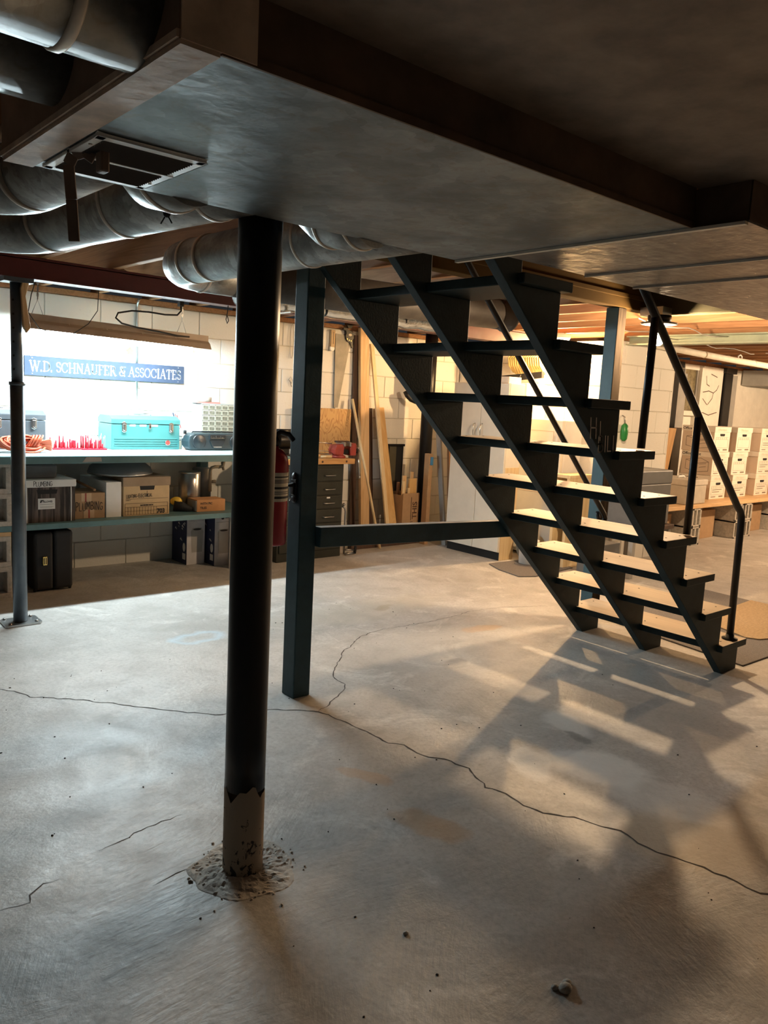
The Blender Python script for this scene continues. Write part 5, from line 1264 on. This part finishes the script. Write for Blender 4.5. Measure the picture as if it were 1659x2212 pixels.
# =================================================================== STORAGE BENCH WITH FILE BOXES
rbn = thing('storage_bench', 'long pine plank bench on concrete blocks along the right wall', 'bench', (9, 4.4, 0))
MB().box(7.02, 9.62, 4.10, 4.42, .408, .452).build('bench_plank', M['pine_x'], rbn, .004)
MB().box(7.02, 9.62, 4.425, 4.74, .408, .452).build('bench_plank', M['pine_x'], rbn, .004)
MB().box(9.625, 12.3, 4.10, 4.42, .408, .452).build('bench_plank', M['pine_x'], rbn, .004)
MB().box(9.625, 12.3, 4.425, 4.74, .408, .452).build('bench_plank', M['pine_x'], rbn, .004)
k = 0
wh = {7.10: 'left end of the pine bench', 8.05: 'middle of the pine bench', 9.06: 'second bench joint', 9.30: 'bench joint', 10.3: 'right part of the pine bench'}
for x0 in (7.10, 8.05, 9.06, 9.30, 10.3):
    for z0, z1, wd in ((0, .203, 'lower'), (.204, .406, 'upper')):
        o = MB(); t = .03; x1 = x0+.19; y0, y1 = 4.11, 4.50
        # upright block: solid left face, cores seen as slots from the front
        o.box(x0, x0+t, y0, y1, z0, z1).box(x1-t, x1, y0, y1, z0, z1).box(x0, x1, y0, y1, z0, z0+.02).box(x0, x1, y0, y1, z1-.02, z1)
        o.box(x0+t, x1-t, y0+.10, y0+.13, z0+.02, z1-.02).box(x0+.08, x0+.11, y0, y1, z0+.02, z1-.02)
        tag(o.build('concrete_block', M['cinder'], None, .003), f'{wd} concrete block under the {wh[x0]}', 'concrete block')
cols = [(8.74, 'leftmost'), (9.27, 'second'), (9.93, 'third'), (10.50, 'fourth')]
rows = [(.453, .724, 'bottom'), (.726, .999, 'middle'), (1.001, 1.292, 'top')]
for ci, (x0, cn) in enumerate(cols):
    for ri, (z0, z1, rn) in enumerate(rows):
        jx = (.015, .03, -.01, .02)[(ci+ri) % 4]; x = x0+jx; wd = .395; y0, y1 = 4.30+(.01 if ri == 1 else 0), 4.70
        t = filebox('file_box', f'white office file box, {rn} row of the stack, {cn} column from the left', x, x+wd, y0, y1, z0, z1, .062, M['boxwhite'], M['boxwhite'], 'box', 'file boxes on the pine bench')
        for ch in t.children:
            if ch.name.startswith('box_body'):
                ch.data.materials.append(M['boxside'])
                for p in ch.data.polygons:
                    if p.normal.x < -.9: p.material_index = 1
        MB().prism([(x+wd*.36+.0, z1-.098)]+[(x+wd*.36, z1-.080), (x+wd*.64, z1-.080), (x+wd*.64, z1-.098), (x+wd*.61, z1-.108), (x+wd*.39, z1-.108)], 'y', y0+.0035, y0+.0058).build('hand_hole', M['black'], t)
        mb = MB(); yy = y0+.0045
        put_type(mb, 'Office depot', .040, (x+.07, y0-.0008, z1-.046), X_, Z_, .0004)
        mb.build('lid_print', M['tan'] if ri == 2 else M['boxside'], t)
        mb = MB()
        for i in range(6): mb.box(x+.05+i*.05, x+.052+i*.05, yy, yy+.0012, z1-.142, z1-.122)
        mb.box(x+.045, x+wd-.045, yy, yy+.0012, z1-.144, z1-.142).box(x+.045, x+wd-.045, yy, yy+.0012, z1-.122, z1-.120)
        mb.box(x+.045, x+.047, yy, yy+.0012, z0+.05, z1-.142).box(x+wd-.047, x+wd-.045, yy, yy+.0012, z0+.05, z1-.142).box(x+.045, x+wd-.045, yy, yy+.0012, z0+.048, z0+.050)
        mb.box(x+.05, x+.16, yy, yy+.0012, z0+.022, z0+.030).box(x+.24, x+.34, yy, yy+.0012, z0+.020, z0+.034)
        if ri == 0 or ci == 2:
            mb.box(x+.07, x+.30, yy, yy+.0012, z0+.105, z0+.112).box(x+.07, x+.24, yy, yy+.0012, z0+.080, z0+.087)
        mb.build('front_print', mat('grey_brown_print', (.20, .15, .11), .8), t)
        if ci == 0:
            mb = MB(); xx = x+.0045
            P = [(4.36, z0+.05), (4.36, z0+.155), (4.46, z0+.195), (4.64, z0+.165), (4.64, z0+.06), (4.50, z0+.03)]
            def ln(a, b): 
                ribbon(mb, [a, b], .005, vec(xx, 0, 0), Y_, Z_)
            for a, b in zip(P, P[1:]+P[:1]): ln(a, b)
            c0 = (4.50, z0+.13); ln(P[1], c0); ln(c0, P[3]); ln(c0, P[5]); ln((4.39, z0+.10), (4.47, z0+.085)); ln((4.39, z0+.135), (4.47, z0+.12))
            mb.build('side_picture', mat('grey_brown_print', (.20, .15, .11), .8), t)
            mb = MB(); put_type(mb, 'Office depot', .045, (x-.0006, 4.69, z1-.048), (0, -1, 0), Z_, .0008); mb.build('lid_side_print', M['ink'], t)
tt = thing('plastic_tote', 'beige lidded tote standing on the left end of the pine bench', 'tote', (8.1, 4.35, .453))
MB().box(7.90, 8.33, 4.13, 4.60, .453, .655).build('tote_body', mat('beige_tote', (.50, .45, .37), .55), tt, .01)
MB().box(7.89, 8.34, 4.12, 4.61, .655, .722).build('tote_lid', mat('beige_tote_lid', (.56, .51, .43), .5), tt, .012)
MB().tube([(8.06, 4.33, .722), (8.08, 4.33, .738), (8.18, 4.33, .738), (8.20, 4.33, .722)], .012, 8).build('lid_handle', M['white'], tt)
board((7.27, 4.13, .453), (7.285, 4.045, 1.27), .16, .035, wood('amber_plank_wood', (.62, .36, .14), (.42, .22, .08), 'z', 10), 'short amber plank leaning on the end of the block pier')
bx = thing('carton_row', 'row of brown cartons in the shade under the pine bench', 'box', (8.6, 4.45, 0))
for i, (a, b) in enumerate(((7.42, 7.95), (8.35, 8.95), (9.65, 10.2))):
    t = tag(MB().box(a, b, 4.30, 4.72, 0, .33).build('carton', M['cardboard'], None, .004), ('dark carton in the shade under the left part of the pine bench', 'dark carton in the shade under the middle of the pine bench', 'dark carton in the shade right of the paired blocks')[i], 'box')
bpy.data.objects.remove(bx)
# storage wall: steel columns, window, cracked pilaster
for (a, b, l) in ((8.62, 8.80, 'black steel column between the block pier and the old window'), (9.96, 10.15, 'black steel column right of the cracked plaster pilaster')):
    t = thing('steel_column', l, 'column', ((a+b)/2, 4.88, 0))
    MB().box(a, b, 4.84, 4.94, 0, 1.96).build('column_shaft', M['black_steel'], t, .004)
    MB().box(a-.03, b+.06, 4.82, 4.945, 1.96, 2.03).build('column_head', M['black_iron'], t, .004)
for i, (a, b, z1, m) in enumerate(((8.80, 9.02, 1.90, 'grey'), (9.37, 9.42, 2.0, 'plaster'), (10.15, 10.32, 1.95, 'grey'))):
    structure(f'trim_{i+3}', None, MB().box(a, b, 4.86, 4.949, 0, z1), M[m], .004)
wn = structure('window_1')
MB().box(9.03, 9.36, 4.925, 4.945, 1.46, 1.96).build('pane', M['glassblock'], wn)
MB().box(9.02, 9.37, 4.88, 4.949, 1.40, 1.46).build('window_sill', M['plaster'], wn, .004)
MB().box(9.02, 9.37, 4.90, 4.949, 1.96, 2.02).build('window_head', M['plaster'], wn, .004)
MB().box(9.03, 9.05, 4.905, 4.925, 1.46, 1.96).box(9.34, 9.36, 4.905, 4.925, 1.46, 1.96).build('window_frame', M['grey'], wn)
cp = structure('trim_6', None, MB().box(9.42, 9.94, 4.87, 4.949, 0, 2.02), M['plaster'], .004)
mb = MB()
for P in ([(9.84, 1.80), (9.80, 1.74), (9.72, 1.70), (9.70, 1.63), (9.60, 1.55)], [(9.45, 1.70), (9.60, 1.72), (9.72, 1.70)], [(9.50, 1.90), (9.53, 1.80), (9.60, 1.78)], [(9.48, 1.45), (9.65, 1.42), (9.86, 1.46)], [(9.46, 1.62), (9.58, 1.55)], [(9.62, 1.93), (9.78, 1.90)]):
    ribbon(mb, P, .010, vec(0, 4.8685, 0), X_, Z_)
mb.build('plaster_crack', M['dark_board'], cp)
gbx = thing('duct_box', 'grey sheet metal box mounted high on the right storage wall', 'duct box', (11.1, 4.8, 1.95))
MB().box(10.75, 11.6, 4.55, 4.93, 1.84, 2.04).build('box_shell', M['greycase'], gbx, .008)
MB().prism([(4.55, 2.04), (4.93, 2.04), (4.93, 1.84), (4.55, 1.84)], 'x', 10.60, 10.75).build('box_collar', M['grey'], gbx, .004)
# long wrapped pipe under the joists, clips and loose wires
pw = thing('wrapped_pipe', 'white wrapped water pipe running under the joists above the file boxes', 'pipe', (8.5, 4.0, 2.0))
MB().tube([(6.6, 3.93, 2.03), (7.4, 3.95, 2.015), (8.2, 3.93, 2.0), (9.4, 3.95, 1.995), (12.2, 3.95, 1.99)], .032, 16).build('pipe_sleeve', M['pipe_wrap'], pw)
for x in (7.6, 8.1, 8.7, 9.1): MB().lathe([(.033, -.008), (.036, 0), (.033, .008)], (x, 3.94, 2.012-.008*(x-7.4)), (1, 0, 0), 16).build('tape_ring', M['tan'], pw)
MB().tube([(8.30, 3.93, 2.0), (8.30, 3.93, 2.05), (8.34, 3.93, 2.065), (8.38, 3.93, 2.05), (8.38, 3.93, 2.0)], .008, 8).build('pipe_hanger', M['white_metal'], pw)
rr = random.Random(31)
WL = ('near the glowing bulb', 'behind the wooden post', 'above the wrapped pipe', 'over the block pier', 'under the green beam', 'over the file boxes')
for i, (x, y) in enumerate(((5.0, 3.1), (5.4, 3.5), (7.8, 3.4), (6.7, 3.6), (6.15, 2.7), (8.9, 3.3))):
    pts = [(x+.16*j, y+.03*math.sin(j*1.3+i), 2.055-.025*math.sin(j*.7+i)**2) for j in range(9)]
    tag(MB().tube(pts, .004, 6).build('loose_cable', M['grey'] if i % 2 else M['white_metal'], None), f'loose cable strung under the joists {WL[i]}', 'cable')
ins = tag(MB().prism([(7.9, 3.0), (9.0, 2.8), (9.1, 3.2), (8.3, 3.4)], 'z', 2.050, 2.056).build('torn_sheet', M['boxwhite'], None), 'torn pale sheet hanging under the joists above the file boxes', 'sheet')
# carpet runner and tan mat in front of the stairs
tag(MB().prism([(4.415, 1.86), (6.0, 1.80), (6.1, 2.95), (4.57, 2.90)], 'z', .001, .010).build('carpet_runner', M['carpet'], None, .003), 'grey carpet runner at the foot of the stairs', 'carpet')
tag(MB().prism([(4.98, 2.10), (5.02, 2.03), (5.10, 2.0), (6.05, 2.0), (6.05, 2.55), (5.42, 2.52), (5.10, 2.40)], 'z', .0105, .018).build('floor_mat', M['tanmat'], None, .003), 'tan mat lying on the grey carpet runner', 'mat')
